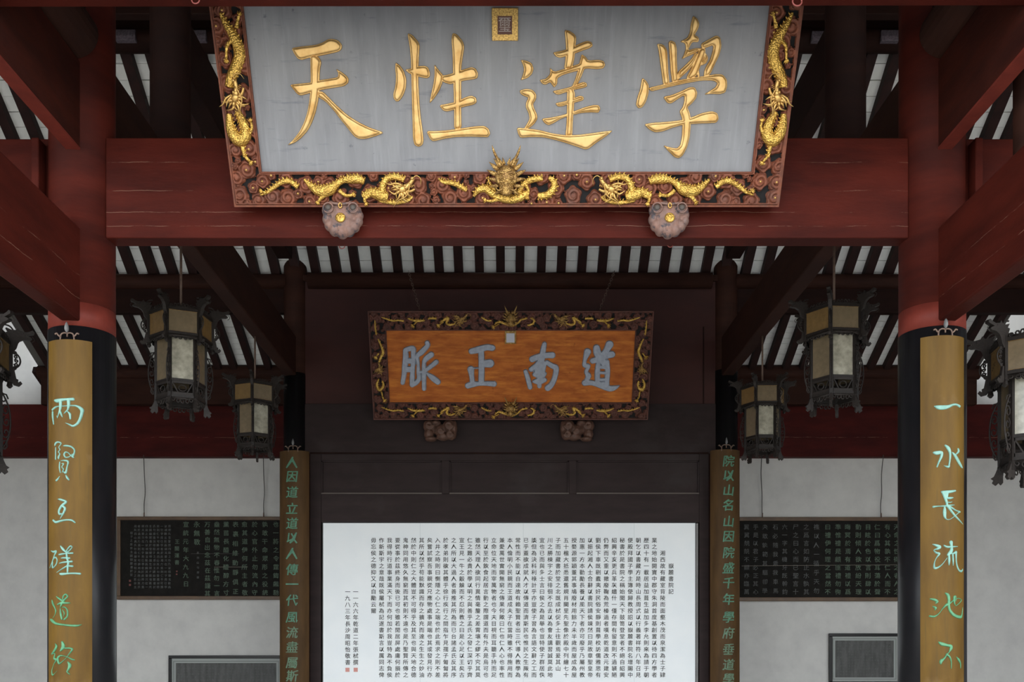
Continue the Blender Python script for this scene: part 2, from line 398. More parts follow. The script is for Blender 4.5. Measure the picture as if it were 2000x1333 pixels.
# beams running towards the viewer from the front columns
for s, sd in ((-1, 'left'), (1, 'right')):
    xi, xo = s*2.743, s*2.86
    beam('tie_beam', MB().box(xi, xo, 3.3, 6.14, 3.676, 4.275), M['red_side'], f'deep red plank beam coming forward from front {sd} column, lower of two', bevel=.012)
    ub = beam('tie_beam', MB().box(xi, s*2.825, 3.3, 6.14, 4.785, 5.34), M['red_top'], f'upper dark plank beam coming forward from front {sd} column')
    so2 = MB().box(s*2.741, s*2.827, 3.3, 6.14, 4.770, 4.786).build('lit_soffit_strip', M['red_bright'], ub); so2['label'] = 'underside strip coloured brighter for light from below'  # light from below painted in as a brighter red
    mb = MB().tube([(s*2.77, 5.02, 5.50), (s*2.77, 6.1, 5.50)], .15, 24)
    beam('round_log', mb, M['brown_soft'], f'round dark log on the upper forward beam, {sd} side', 'log', bevel=0, smooth=False)
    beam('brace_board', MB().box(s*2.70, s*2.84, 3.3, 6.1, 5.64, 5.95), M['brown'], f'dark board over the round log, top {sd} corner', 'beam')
    beam('tie_beam', MB().box(s*2.743, s*2.90, 6.45, 12.36, 5.085, 5.59), M['brown_soft'], f'long brown beam running back to the rear {sd} column', bevel=.015)
    # king posts and second tier beams behind the lintel
    xp = -Xat(994+661, 7.9) if s < 0 else Xat(1651, 7.9)
    r = .162
    mb = MB().lathe([(r, 5.58), (r, 7.30), (r*1.0, 7.35), (r*.86, 7.6), (r*.80, 9.2)], (xp, 7.9, 0), 32)
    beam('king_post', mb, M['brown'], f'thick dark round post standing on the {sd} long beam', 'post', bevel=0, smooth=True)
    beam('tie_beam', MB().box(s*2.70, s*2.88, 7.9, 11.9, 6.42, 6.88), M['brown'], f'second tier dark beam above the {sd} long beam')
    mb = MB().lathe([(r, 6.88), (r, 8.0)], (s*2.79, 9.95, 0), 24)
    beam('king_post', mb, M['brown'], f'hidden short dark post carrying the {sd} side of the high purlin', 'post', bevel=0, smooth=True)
    mb = MB()
    mb.box(s*2.93, s*2.75 if s > 0 else s*2.75, 9.78, 9.86, 7.94, 8.08)
o = beam('post', MB().lathe([(.15, 4.27), (.155, 5.9)], (Xat(2035, 5.6), 5.6, 0), 24), M['brown_soft'], 'dark red round post cut by the right edge of the picture', 'post', bevel=0, smooth=True)
# small carved brackets under the high purlin
def carved_block(px0, px1, py0, py1, Y, label):
    a = P(px0, py1, Y); b = P(px1, py0, Y); t = empty('carved_bracket', ((a.x+b.x)/2, Y, a.z)); tag(t, label, 'bracket', 'small carved brackets under the high purlin')
    w_ = (b.x-a.x)/2; h = b.z-a.z
    MB().box(-w_, w_, 0, .06, 0, h).build('block', M['purple_carve'], t, bevel=.006)
    mb = MB()
    for k in range(3):
        cx = -w_+w_*(k*2+1)/3; R = min(w_/3, h/2)*.9
        mb.tube([(cx+R*(1-j/14)*math.cos(j*.8), -.004, h/2+R*(1-j/14)*math.sin(j*.8)) for j in range(13)], R*.13, 5)
    mb.build('scroll_carving', M['purple_carve'], t, True)
carved_block(224, 264, 57, 78, 9.9, 'pale purple carved bracket above the left roof gap nearest the column')
carved_block(372, 402, 58, 78, 9.9, 'pale purple carved bracket peeking beside the signboard upper left edge')
carved_block(1586, 1612, 60, 79, 9.9, 'pale purple carved bracket peeking beside the signboard upper right edge')
carved_block(1722, 1757, 58, 79, 9.9, 'pale purple carved bracket above the right roof gap nearest the column')
# high purlin
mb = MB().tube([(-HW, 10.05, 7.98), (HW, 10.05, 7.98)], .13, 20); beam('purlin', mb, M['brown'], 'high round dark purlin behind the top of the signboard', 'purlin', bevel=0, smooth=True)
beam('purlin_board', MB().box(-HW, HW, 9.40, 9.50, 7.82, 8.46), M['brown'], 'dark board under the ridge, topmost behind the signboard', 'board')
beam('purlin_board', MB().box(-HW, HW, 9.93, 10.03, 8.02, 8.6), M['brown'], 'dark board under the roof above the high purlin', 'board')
# purlin and board over the rear columns
zA = Zat(530, 12.3)
ctr = MB().tube([(Xat(600, 12.3), 12.36, zA-.10), (Xat(1392, 12.3), 12.36, zA-.10)], .10, 20)
beam('purlin', ctr, M['brown_soft'], 'round brown purlin over the timber screen under the rafters', 'purlin', bevel=0, smooth=True)
for s, sd in ((-1, 'left'), (1, 'right')):
    xa = Xat(556, 12.3) if s < 0 else Xat(1440, 12.3)
    beam('purlin', MB().tube([(xa, 12.42, zA-.09), (s*7.3, 12.42, zA-.09)], .095, 20), M['brown_soft'], f'round brown purlin over the {sd} side bay', 'purlin', bevel=0, smooth=True)
    beam('hanging_board', MB().box(xa-s*.26, s*8.8, 12.42, 12.52, Zat(611, 12.42), zA-.12), M['brown'], f'deep dark board hanging under the {sd} side purlin', 'board')
# purlin B near the back wall + moulded board
zB = Zat(714, 14.0)
for s, sd in ((-1, 'left'), (1, 'right')):
    mb = MB().tube([(s*2.6, 14.03, zB-.10), (s*6.90, 14.03, zB-.10)], .10, 24)
    mb.box(s*2.6, s*6.86, 14.0, 14.12, Zat(790, 14.0), zB-.18)
    beam('purlin', mb, M['brown_soft'], f'stubby ended dark purlin and board below the far {sd} rafters', 'purlin', bevel=.006)
for s, sd in ((-1, 'left'), (1, 'right')):
    beam('wall_beam', MB().box(s*2.55, s*8.8, 14.3, 14.45, Zat(892.5, 14.3), Zat(790, 14.3)), M['red_wall'], f'dark red beam along the top of the white {sd} back wall')
# eaves lintel across the very top of the picture
zl = Zat(22, 5.08); 
mb = MB().hexa([(-8, 5.0, zl+.012), (8, 5.0, zl+.035), (8, 5.08, zl+.035), (-8, 5.08, zl+.012)], [(-8, 5.0, 5.7), (8, 5.0, 5.7), (8, 5.08, 5.7), (-8, 5.08, 5.7)])
eav = beam('eaves_lintel', mb, M['red'], 'red eaves lintel crossing the very top of the picture')

# ---------- timber screen ----------
sy = 12.42
scr = empty('timber_screen', (0, sy, 0)); tag(scr, 'dark timber screen between the rear columns with three recessed panels', 'screen')
def sbox(x0, x1, y0, y1, d0, d1): # px extents
    a = Xat(x0, sy); b = Xat(x1, sy); return (a, b, d0, d1, Zat(y1, sy), Zat(y0, sy))
MB().box(*sbox(590, 1402, 541, 790, -.02, .06)).build('upper_board', mat('dark_red_board', (.050, .014, .0105), (.034, .010, .008), .55, nscale=1.0, scale=(1, 1, 3), spec=.3), scr, bevel=.004)
MB().box(*sbox(590, 1402, 540, 552, -.06, .0)).build('moulding', M['brown_soft'], scr, bevel=.01)
o = MB().box(*sbox(1372, 1374.5, 640, 790, -.03, -.02)).build('seam_batten', M['brown'], scr)
fr = MB()
fr.box(*sbox(590, 1402, 790, 888, -.03, .06))            # frieze
fr.box(*sbox(590, 628, 888, 1400, -.03, .06)).box(*sbox(1365, 1402, 888, 1400, -.03, .06))
fr.box(*sbox(628, 1365, 888, 901, -.03, .06)).box(*sbox(628, 1365, 966, 1022, -.03, .06))
fr.box(*sbox(863, 878, 901, 966, -.03, .06)).box(*sbox(1111, 1126, 901, 966, -.03, .06))
fr.build('frame', M['screen'], scr, bevel=.006)
for a, b in ((628, 863), (878, 1111), (1126, 1365)):
    MB().box(*sbox(a, b, 901, 966, .01, .04)).build('recessed_panel', M['screen'], scr)
    bd = MB(); e = 2.6
    bl = MB().box(*sbox(a, b, 966-e, 966, -.022, .012)); bl.build('panel_bead', M['bead'], scr); bd.box(*sbox(a, b, 901, 901+e, -.015, .012))
    bd.box(*sbox(a, a+e, 901, 966, -.015, .012)); bd.box(*sbox(b-e, b, 901, 966, -.015, .012))
    bd.build('panel_bead', M['screen'], scr)
for a, b in ((604, 607), (1383, 1386)):
    MB().box(*sbox(a, b, 888, 1400, -.036, -.028)).build('stile_bead', M['brown'], scr)
MB().box(*sbox(607, 1383, 885, 888, -.036, -.028)).build('stile_bead', M['brown'], scr)
MB().box(*sbox(600, 1395, 1400, 1500, -.02, .04)).build('lower_board', M['screen'], scr)

# ---------- glyphs from the default font ----------
GC = {}
def glyph(ch, off=0.0):
    k = (ch, off)
    if k not in GC:
        c = bpy.data.curves.new('g', 'FONT'); c.body = ch; c.resolution_u = 1; c.offset = off
        o = bpy.data.objects.new('g', c); COL.objects.link(o); bpy.context.view_layer.update()
        m = bpy.data.meshes.new_from_object(o.evaluated_get(bpy.context.evaluated_depsgraph_get()))
        v = np.array([x.co[:2] for x in m.vertices]) if len(m.vertices) else np.zeros((0, 2))
        if len(v): v = v-np.array([.5, .34])   # centre of the em box
        GC[k] = (v, [tuple(p.vertices) for p in m.polygons])
        bpy.data.objects.remove(o); bpy.data.curves.remove(c); bpy.data.meshes.remove(m)
    return GC[k]
def put(mb, ch, cx, cz, size, fn, off=0.0, sx=1.0, shear=0.0):
    v, f = glyph(ch)
    if not len(v): return
    for q, (ox, oz) in enumerate(((0, 0),) if not off else ((-off, off*.6), (off, -off*.6), (off, off*.6), (-off, -off*.6))):
        n0 = len(mb.v)
        o_ = ox*size; p_ = oz*size
        mb.add([fn(cx+o_+(x+shear*y)*size*sx, cz+p_+y*size) for x, y in v], f)
        for i in range(n0, len(mb.v)): mb.v[i] = (mb.v[i][0], mb.v[i][1]-q*.0006, mb.v[i][2])

# ---------- white inscription board ----------
pY = sy-.035
ip = empty('inscription_board', (0, pY, 0)); tag(ip, 'large white board with columns of black Chinese text on the screen', 'sign')
def pbox(x0, x1, y0, y1, Y=pY): return Xat(x0, Y), Xat(x1, Y), Zat(y1, Y), Zat(y0, Y)
a, b, c, d = pbox(632, 1357, 1023, 1420); MB().box(a, b, -.03, 0.0, c, d).build('white_panel', M['paper'], ip)
a, b, c, d = pbox(630, 1359, 1020.5, 1423); MB().box(a, b, -.012, .03, c, d).build('thin_edge', M['black'], ip)
for px in (821, 1022, 1238):
    a, b, c, d = pbox(px-.3, px+.3, 1023, 1420); MB().box(a, b, -.0308, -.029, c, d).build('sheet_seam', mat('sheet_seam', (.60, .64, .64), rough=.7), ip)
cols = ["湘西故有藏室背陵而面壑木茂而泉潔為士子肄",
"業之地始開寶中郡守朱洞首度基創置以待四方學者","歷四十有一載居益加葺生益加多李允則來為請于朝","朝乞以書藏方是時山長周式以行義著祥符八年召見",
"便殿拜國子學主簿使歸教授詔以嶽麓書院名增賜中","秘書於是書院之稱始聞天下鼓笥登堂者不絕自紹興","紹興辛亥更兵革灰燼什一僅存間有留意則不過襲陋",
"仍弊而又重以撤廢鞠為荒榛過者嘆息乾道改元建安","劉侯下車既剔蠹夷奸民俗安靜則葺學校訪儒雅思有","以振起湘人士合辭以書院請侯竦然曰是故章聖皇帝",
"加惠一方本勸勵長養以風天下者亦可廢乎乃屬州教","授婺源郭穎董其事鳩廢材用餘力未半歲而屋成為屋","五十楹大抵悉還舊規肖闕里先聖像於殿中列繪七十",
"子而加藏書於堂之北既成栻促多士往觀焉爰其山","川之勝棟宇之安徘徊不忍去以為會友講習誠莫此地","宜也已而與多士言曰侯之為是舉也豈特使子群居佚",
"談但為決科利祿計乎亦豈使子習為言語文辭之工而","已乎蓋欲成就人才以傳道而濟斯民也惟民之生厥有","常性而不能以自達故有賴聖賢者出三代導人教學為",
"本人倫明小民親而王道成夫子在當時雖不得施用而","兼愛萬世實開無窮之傳果何歟曰仁也仁人心也率性","立命位天地而宰萬物者也今夫目視而耳聽手持而足",
"行以至於飲食起居言動之際謂道而有外夫是烏可也","雖然天理人欲同行異情毫釐之差霄壤之繆不究其莫","仁之難必貴於學以明之與善乎孟氏之發仁深切乎齊",
"宣王見一牛之觳觫而不忍則教之曰是心足以王矣古","之人所以大過人者善推其所為而已台諸孟氏反其序","於孝弟則欲其體乎徐行疾行之間指乍見孺子匍匐將",
"入井之時則曰惻隱之心仁之端也於此焉求之則不差","矣嘗試察吾事親從兄應物處事是端也其或發見行亦","其所以然乎苟能默識而存之擴充而達之生生之妙油",
"然於中則仁之大體豈不可得乎及其至也與天地合德","鬼神同用悠久無窮而其初則不遠也是乃聖賢所傳之","要從事於茲終身而後已可也雖若閒居屏處庸何損於",
"我得時行道事業滿天下而亦何加於我豈特為不負侯","作新斯宇之意哉既侯屬栻為記遂書斯言以厲同志俾","毋忘侯之德抑又以自勵云爾"]
rowp = 50.0/4.0026; x0c = 1000+1175/4.0026
tfn = lambda x, z: (x, -.0315, z)
k_px = pY/FPX
def tcol(text, px, py0, pitch=rowp, size=10.6, m='ink', off=.012):
    mb = MB()
    for r, ch in enumerate(text): put(mb, ch, Xat(px, pY), Zat(py0+r*pitch, pY), size*k_px, tfn, off)
    o = mb.build('text_column', M[m], ip); o['kind'] = 'stuff'; return o
for i, t in enumerate(cols):
    px = 1000+1110/4.0026-(i-1)*15.63 if i else x0c
    tcol(t[:22], px, 1000+(228 if i else 328)/4.0026)
tcol('嶽麓書院記', 1000+1240/4.0026, 1000+428/4.0026)
tcol('一一六六年乾道二年張栻撰', 620+302/4.0026, 1000+630/4.0026)
tcol('一九八三年長沙周昭怡敬書', 620+240/4.0026, 1000+630/4.0026)
for cx in (302, 238):
    a = Xat(620+cx/4.0026, pY); z = Zat(1000+1237/4.0026, pY); r = 4*k_px
    mb = MB()
    for g in range(4):
        for h in range(4):
            if (g*h+g+h) % 3 != 2: mb.box(a-r+g*r/2, a-r+g*r/2+r*.42, -.0318, -.0308, z-r+h*r/2, z-r+h*r/2+r*.42)
    mb.box(a-r, a+r, -.0313, -.0305, z-r, z+r).build('seal_mark', M['seal'], ip)

# ---------- bamboo couplet boards ----------
def couplet(px, wpx, ytop, Y, m, label, R, th=.03):
    x = Xat(px, Y); t = empty('couplet_board', (x, Y, 0)); tag(t, label, 'sign', 'curved bamboo couplet boards on the columns')
    W = wpx/FPX*Y; half = math.asin(min(.99, W/2/R)); zt = Zat(ytop, Y); n = 24
    # front surface: y = R - sqrt(R^2-x^2)
    mb = MB(); vs = []
    for z in (.35, zt):
        for k in range(n+1):
            A = -half+2*half*k/n; vs.append((R*math.sin(A), R*(1-math.cos(A)), z))
        for k in range(n+1):
            A = -half+2*half*k/n; vs.append(((R-th)*math.sin(A), R-(R-th)*math.cos(A), z))
    q = 2*(n+1); fs = []
    for k in range(n):
        fs.append((k, k+1, q+k+1, q+k)); fs.append((n+1+k+1, n+1+k, q+n+1+k, q+n+2+k))
        fs.append((q+k, q+k+1, q+n+2+k, q+n+1+k)); fs.append((k+1, k, n+1+k, n+2+k))
    fs.append((0, q, q+n+1, n+1)); fs.append((n, 2*n+1, q+2*n+1, q+n))
    mb.add(vs, fs); mb.build('curved_board', m, t, True).modifiers.new('e', 'EDGE_SPLIT')
    # curly hook on top with a bud
    hk = MB(); s = W/.28*.9
    for d in (-1, 1):
        hk.tube([(d*.0, .012, zt+.045*s), (d*.02*s, .012, zt+.05*s), (d*.045*s, .012, zt+.035*s), (d*.05*s, .012, zt-.02), ], .006*s, 6, 3)
        hk.tube([(d*.045*s, .008, zt+.02*s), (d*.06*s, .008, zt+.03*s), (d*.072*s, .008, zt+.045*s), (d*.085*s, .008, zt+.038*s)], .006*s, 6, 3)
    hk.tube([(0, .012, zt+.02), (0, .012, zt+.09*s)], .006*s, 6)
    hk.build('hook', M['iron'], t, True)
    MB().tube([(0, .004, zt+.05*s, .004), (.0, .004, zt+.07*s, .022*s), (.0, .004, zt+.10*s, .018*s), (0, .004, zt+.125*s, .002)], .01, 10, 3, flat=.6).build('bud', M['bud'], t, True)
    return t, x, R
# ---------- brush characters as raised relief (signed distance of strokes / outlines) ----------
def sdf_caps(strokes, X, Y, sub=4):
    S = np.full(X.shape, -1e9)
    for st in strokes:
        pts = catmull(st, sub)
        for p, q in zip(pts[:-1], pts[1:]):
            d = q[:2]-p[:2]; L2 = max((d**2).sum(), 1e-9)
            t = np.clip(((X-p[0])*d[0]+(Y-p[1])*d[1])/L2, 0, 1)
            D = np.hypot(X-(p[0]+t*d[0]), Y-(p[1]+t*d[1]))
            S = np.maximum(S, (p[2]+(q[2]-p[2])*t)/2-D)
    return S
def chaikin(poly, k=1):
    p = np.array(poly, float)
    for _ in range(k):
        q = np.roll(p, -1, 0); p = np.stack([p*.82+q*.18, p*.18+q*.82], 1).reshape(-1, 2)
    return p
def sdf_poly(polys, X, Y):
    S = np.full(X.shape, -1e9)
    for poly in polys:
        p = chaikin(poly, 1); n = len(p); ins = np.zeros(X.shape, bool); D = np.full(X.shape, 1e9)
        for i in range(n):
            a = p[i]; b = p[(i+1) % n]; d = b-a; L2 = max((d**2).sum(), 1e-9)
            t = np.clip(((X-a[0])*d[0]+(Y-a[1])*d[1])/L2, 0, 1)
            D = np.minimum(D, np.hypot(X-(a[0]+t*d[0]), Y-(a[1]+t*d[1])))
            c = ((a[1] > Y) != (b[1] > Y))
            if a[1] != b[1]: ins ^= c & (X < (b[0]-a[0])*(Y-a[1])/(b[1]-a[1])+a[0])
        S = np.maximum(S, np.where(ins, D, -D))
    return S
def relief(name, S, X, Y, prof, mapf, m, parent, keep=None):
    """X,Y,S grids in source pixels; nodes just outside are pulled onto the outline; mapf(x,y,h)->(n,3)"""
    gy, gx = np.gradient(S, Y[:, 0], X[0, :])
    g2 = np.maximum(gx**2+gy**2, .05); out = S < 0
    Xn = np.where(out, X-S*gx/g2, X); Yn = np.where(out, Y-S*gy/g2, Y)
    H = prof(np.maximum(S, 0))
    a = S > 0; cell = a[:-1, :-1] | a[1:, :-1] | a[:-1, 1:] | a[1:, 1:]
    if keep is not None: cell &= keep
    idx = -np.ones(S.shape, int); ii, jj = np.nonzero(cell)
    use = np.zeros(S.shape, bool)
    for di, dj in ((0, 0), (1, 0), (0, 1), (1, 1)): use[ii+di, jj+dj] = True
    idx[use] = np.arange(use.sum())
    V = mapf(Xn[use], Yn[use], H[use])
    F = np.stack([idx[ii, jj], idx[ii+1, jj], idx[ii+1, jj+1], idx[ii, jj+1]], 1)
    me = bpy.data.meshes.new(name); me.from_pydata(V.tolist(), [], F.tolist()); me.update()
    o = link_mesh(name, me, parent, True, m); return o
def grid(x0, x1, y0, y1, st):
    return np.meshgrid(np.arange(x0, x1+st, st), np.arange(y0, y1+st, st))
def bbox_str(st, pad=6):
    xs = [p[0] for s in st for p in s]; ys = [p[1] for s in st for p in s]
    return min(xs), max(xs), min(ys), max(ys)

# ---------- tilted signboards ----------
class Plaque:
    def __init__(s, name, pc, pbot, Yb, ptop, Yt):
        zb = Zat(pbot, Yb); zt = Zat(ptop, Yt); s.T = math.atan2(Yb-Yt, zt-zb)
        s.o = Vector((Xat(pc, Yb), Yb, zb)); s.n = Vector((0, -math.cos(s.T), -math.sin(s.T)))
        s.u = Vector((1, 0, 0)); s.v = Vector((0, -math.sin(s.T), math.cos(s.T)))
        s.root = empty(name, s.o, (math.pi/2+s.T, 0, 0))
        s.k = Yb/FPX
    def loc(s, px, py, h=0.0):
        """pixel -> local x,y on the plane lifted by h"""
        d = np.stack([(np.asarray(px, float)-CX)/FPX, np.ones_like(np.asarray(px, float)), (HY-np.asarray(py, float))/FPX], -1)
        n = np.array(s.n); o = np.array(s.o)+n*np.asarray(h)[..., None] if np.ndim(h) else np.array(s.o)+n*h
        e = np.array([0, 0, EYE]); t = ((o-e)*n).sum(-1)/(d*n).sum(-1); w_ = e+d*t[..., None]-np.array(s.o)
        return (w_*np.array(s.u)).sum(-1), (w_*np.array(s.v)).sum(-1)
    def L(s, px, py, h=0.0):
        x, y = s.loc(np.array([px]), np.array([py]), h); return float(x[0]), float(y[0]), h
    def map(s, base):
        def f(X, Y, H):
            x, y = s.loc(X, Y, base); return np.stack([x, y, base+H], -1)
        return f

def cloud_field(x0, x1, y0, y1, ix0, ix1, iy0, iy1, st, seed, rmin, rmax):
    """border area of a rectangle (local metres), returns X,Y,S,H grids and disc list"""
    rnd = random.Random(seed); X, Y = grid(x0, x1, y0, y1, st)
    discs = []
    def inb(x, y, m=0): return (x0+m < x < x1-m and y0+m < y < y1-m) and not (ix0-m < x < ix1+m and iy0-m < y < iy1+m)
    A = (x1-x0)*(y1-y0)-(ix1-ix0)*(iy1-iy0)
    for tries in range(9000):
        x = rnd.uniform(x0, x1); y = rnd.uniform(y0, y1); f = tries/9000
        r = rmax*(1-f)+rmin*f
        if not inb(x, y, r*.3): continue
        if all((x-a)**2+(y-b)**2 > ((r+c)*.86)**2 for a, b, c, _ in discs): discs.append((x, y, r, rnd.choice((-1, 1))))
    S = np.full(X.shape, -1.0); H = np.zeros(X.shape); best = np.full(X.shape, -9.0)
    for (a, b, r, sd) in discs:
        i0 = max(int((a-r*1.3-x0)/st), 0); i1 = int((a+r*1.3-x0)/st)+2; j0 = max(int((b-r*1.3-y0)/st), 0); j1 = int((b+r*1.3-y0)/st)+2
        sl = (slice(j0, j1), slice(i0, i1)); dx = X[sl]-a; dy = Y[sl]-b; d = np.hypot(dx, dy); th = np.arctan2(dy, dx)
        rr = r*(1.06+.10*np.cos(5*th+a*40)); v = (rr-d)/r
        ph = (d/r*2.1-sd*th/(2*math.pi)) % 1.0
        g = np.minimum(ph, 1-ph)*2            # 0 in the groove
        h = .35+.65*np.clip(g*2.2, 0, 1)
        h = np.where(d < r*.26, 1.15, h)*np.clip(v*5, .25, 1)
        m = v > best[sl]
        best[sl] = np.where(m, v, best[sl]); H[sl] = np.where(m, h, H[sl])
        S[sl] = np.maximum(S[sl], rr-d)
    rim = .011
    e = np.minimum(np.minimum(X-x0, x1-X), np.minimum(Y-y0, y1-Y))
    inn = np.maximum(np.maximum(ix0-X, X-ix1), np.maximum(iy0-Y, Y-iy1))   # >0 outside the opening
    S = np.maximum(S, rim-e); H = np.where(e < rim, .95, H)
    S = np.maximum(S, rim-inn); H = np.where(inn < rim, .95, H)
    S = np.minimum(S, np.minimum(e+1e-4, inn+1e-4))
    return X, Y, S, H, discs

def signboard(P_, H_tot, bw_side, bw_bot, bw_top, fm, bm, seed, st, studs, depth=.028):
    r = P_.root; x0, x1, y0, y1 = -1.722, 1.722, 0.0, H_tot
    ix0, ix1, iy0, iy1 = x0+bw_side, x1-bw_side, bw_bot, H_tot-bw_top
    MB().box(ix0-.01, ix1+.01, iy0-.01, iy1+.01, -.05, 0).build('board', bm, r)
    # frame: open-work clouds over a black sheet standing in for shade behind the openings
    X, Y, S, H, discs = cloud_field(x0, x1, y0, y1, ix0, ix1, iy0, iy1, st, seed, .016, .052)
    if y1 > 1.3 and P_.o.y < 8: pass
    o = relief('cloud_carving', S, X, Y, lambda s: np.zeros_like(s), lambda a, b, h: np.stack([a, b, h*0], -1), fm, r)
    # lift by the carved height
    me = o.data; co = np.empty(len(me.vertices)*3); me.vertices.foreach_get('co', co); co = co.reshape(-1, 3)
    ii = np.clip(((co[:, 1]-y0)/st).round().astype(int), 0, H.shape[0]-1); jj = np.clip(((co[:, 0]-x0)/st).round().astype(int), 0, H.shape[1]-1)
    Sv = S[ii, jj]; co[:, 2] = np.where(Sv <= st*.3, .004, .006+depth*H[ii, jj]); me.vertices.foreach_set('co', co.ravel()); me.update()
    fb = MB()
    for a, b, c, d in ((x0, x1, y0, iy0), (x0, x1, iy1, y1), (x0, ix0, iy0, iy1), (ix1, x1, iy0, iy1)): fb.box(a, b, c, d, -.06, 0)
    fb.build('frame_shade_back', M['void'], r)
    ed = MB(); t = .012
    for a, b, c, d in ((x0-t, x1+t, y0-t, y0), (x0-t, x1+t, y1, y1+t), (x0-t, x0, y0, y1), (x1, x1+t, y0, y1)): ed.box(a, b, c, d, -.06, depth*.9)
    t = .006
    for a, b, c, d in ((ix0, ix1, iy0, iy0+t), (ix0, ix1, iy1-t, iy1), (ix0, ix0+t, iy0+t, iy1-t), (ix1-t, ix1, iy0+t, iy1-t)): ed.box(a, b, c, d, -.01, depth*.8)
    ed.build('frame_edge', fm, r)
    if studs:
        sb = MB()
        for q, (a, b, c, _) in enumerate(discs):
            if q % 2 == 0 and c > .022: sb.ball((a, b, depth*1.25), .0085, nu=7, nv=5)
        o = sb.build('gilt_studs', M[studs], r, True); o['kind'] = 'stuff'

# ---------- dragons ----------
def body(mb, P_, pts, k, h0=.035, spikes=True, side=1, sp=5.0):
    """pts in photo px: (x,y,diam_px)"""
    loc = []
    for p in catmull(pts, 5):
        x, y, _ = P_.L(p[0], p[1], h0); loc.append((x, y, h0, max(p[2]/2*k, .001)))
    mb.tube(loc, .01, 10)
    if spikes:
        sk = .55 if P_.o.y > 8 else 1.0
        acc = 0
        for a, b in zip(loc[:-1], loc[1:]):
            acc += math.hypot(b[0]-a[0], b[1]-a[1])
            if acc > sp*k:
                acc = 0; t = Vector((b[0]-a[0], b[1]-a[1], 0)).normalized(); nn = Vector((-t.y, t.x, 0))*side; r = b[3]
                if r < .006: continue
                base = Vector(b[:3])+nn*r*.75+Vector((0, 0, r*.35))
                mb.tube([tuple(base-t*.3*k*4)+(k*1.7,), tuple(base+nn*k*2.4*sk-t*k*1.0)+(k*1.2*sk,), tuple(base+nn*k*4.4*sk-t*k*3.2*sk)+(k*.2,)], .01, 5)
def claw(mb, P_, pts, k, h0=.045):
    """leg then 4 toes at the last point"""
    loc = []
    for p in catmull(pts, 3):
        x, y, _ = P_.L(p[0], p[1], h0); loc.append((x, y, h0, p[2]/2*k))
    mb.tube(loc, .01, 7)
    a = Vector(loc[-2][:3]); b = Vector(loc[-1][:3]); ang = math.atan2(b.y-a.y, b.x-a.x)
    for d in (-.8, -.25, .3, .95):
        e = Vector((math.cos(ang+d), math.sin(ang+d), 0)); f = Vector((math.cos(ang+d*.4), math.sin(ang+d*.4), 0))
        mb.tube([tuple(b)+(k*1.6,), tuple(b+e*k*4+Vector((0, 0, k)))+(k*1.5,), tuple(b+e*k*5.5+f*k*2.5-Vector((0, 0, k)))+(k*.3,)], .01, 5)
def head_side(mb, P_, px, py, ang, k, flip=1, h0=.05):
    """profile dragon head, ang = facing direction (rad, y up), k = metres per design px, nominal 40px long"""
    x, y, _ = P_.L(px, py, h0); s0 = len(mb.v)
    b = lambda *a: mb.ball(*a, nu=9, nv=6)
    b((0, 0, 0), 11*k, 9*k, 9*k); b((8*k, 1*k, 2*k), 7*k, 5.5*k, 7*k)
    mb.tube([(6*k, 1*k, 3*k, 6*k), (16*k, 4*k, 3*k, 4.2*k), (24*k, 9*k, 2*k, 4.0*k), (27*k, 12*k, 2*k, 3.0*k)], .01, 8, 3)     # upper jaw turned up
    mb.tube([(4*k, -5*k, 1*k, 4.5*k), (14*k, -8*k, 1*k, 3.0*k), (23*k, -7*k, 1*k, 2.4*k)], .01, 7, 3)    # lower jaw
    b((25*k, 12*k, 5*k), 3.2*k, 3.2*k, 3.2*k); b((8*k, 5*k, 8*k), 2.6*k, 2.6*k, 2.6*k)
    for i in range(4):
        mb.tube([((14+3*i)*k, 1*k, 3*k, 1.2*k), ((14.5+3*i)*k, -3.5*k, 3*k, .3*k)], .01, 5)
    mb.tube([(2*k, 7*k, 4*k, 2.4*k), (-8*k, 14*k, 6*k, 2.2*k), (-18*k, 15*k, 7*k, 1.6*k), (-26*k, 20*k, 6*k, .4*k)], .01, 6, 3)
    mb.tube([(0, 6*k, 7*k, 2.4*k), (-10*k, 9*k, 9*k, 2.0*k), (-20*k, 8*k, 9*k, .4*k)], .01, 6, 3)
    for i in range(13):
        a = math.radians(118+i*15); L_ = (15+7*math.sin(i*2.1))*k
        c, s_ = math.cos(a), math.sin(a); w_ = .35*math.sin(i*1.7+1)
        mb.tube([(c*7*k, s_*6*k, (2+i % 3*2)*k, 3.0*k), (c*7*k+L_*.5*math.cos(a+w_), s_*6*k+L_*.5*math.sin(a+w_), (4+i % 3*2)*k, 2.2*k),
                 (c*7*k+L_*math.cos(a-w_), s_*6*k+L_*math.sin(a-w_), (2+i % 3)*k, .3*k)], .01, 6, 3)
    mb.tube([(22*k, 10*k, 4*k, 1.1*k), (34*k, 14*k, 5*k, 1.0*k), (40*k, 6*k, 4*k, .8*k), (36*k, -4*k, 4*k, .3*k)], .01, 5, 4)
    mb.tube([(18*k, 6*k, 8*k, 1.2*k), (6*k, -12*k, 9*k, 1.2*k), (-14*k, -16*k, 8*k, 1.0*k), (-28*k, -24*k, 5*k, .3*k)], .01, 5, 4)
    Mx = Matrix.Translation((x, y, h0)) @ Matrix.Rotation(ang, 4, 'Z') @ Matrix.Scale(flip, 4, (0, 1, 0))
    mb.tf(Mx, s0)
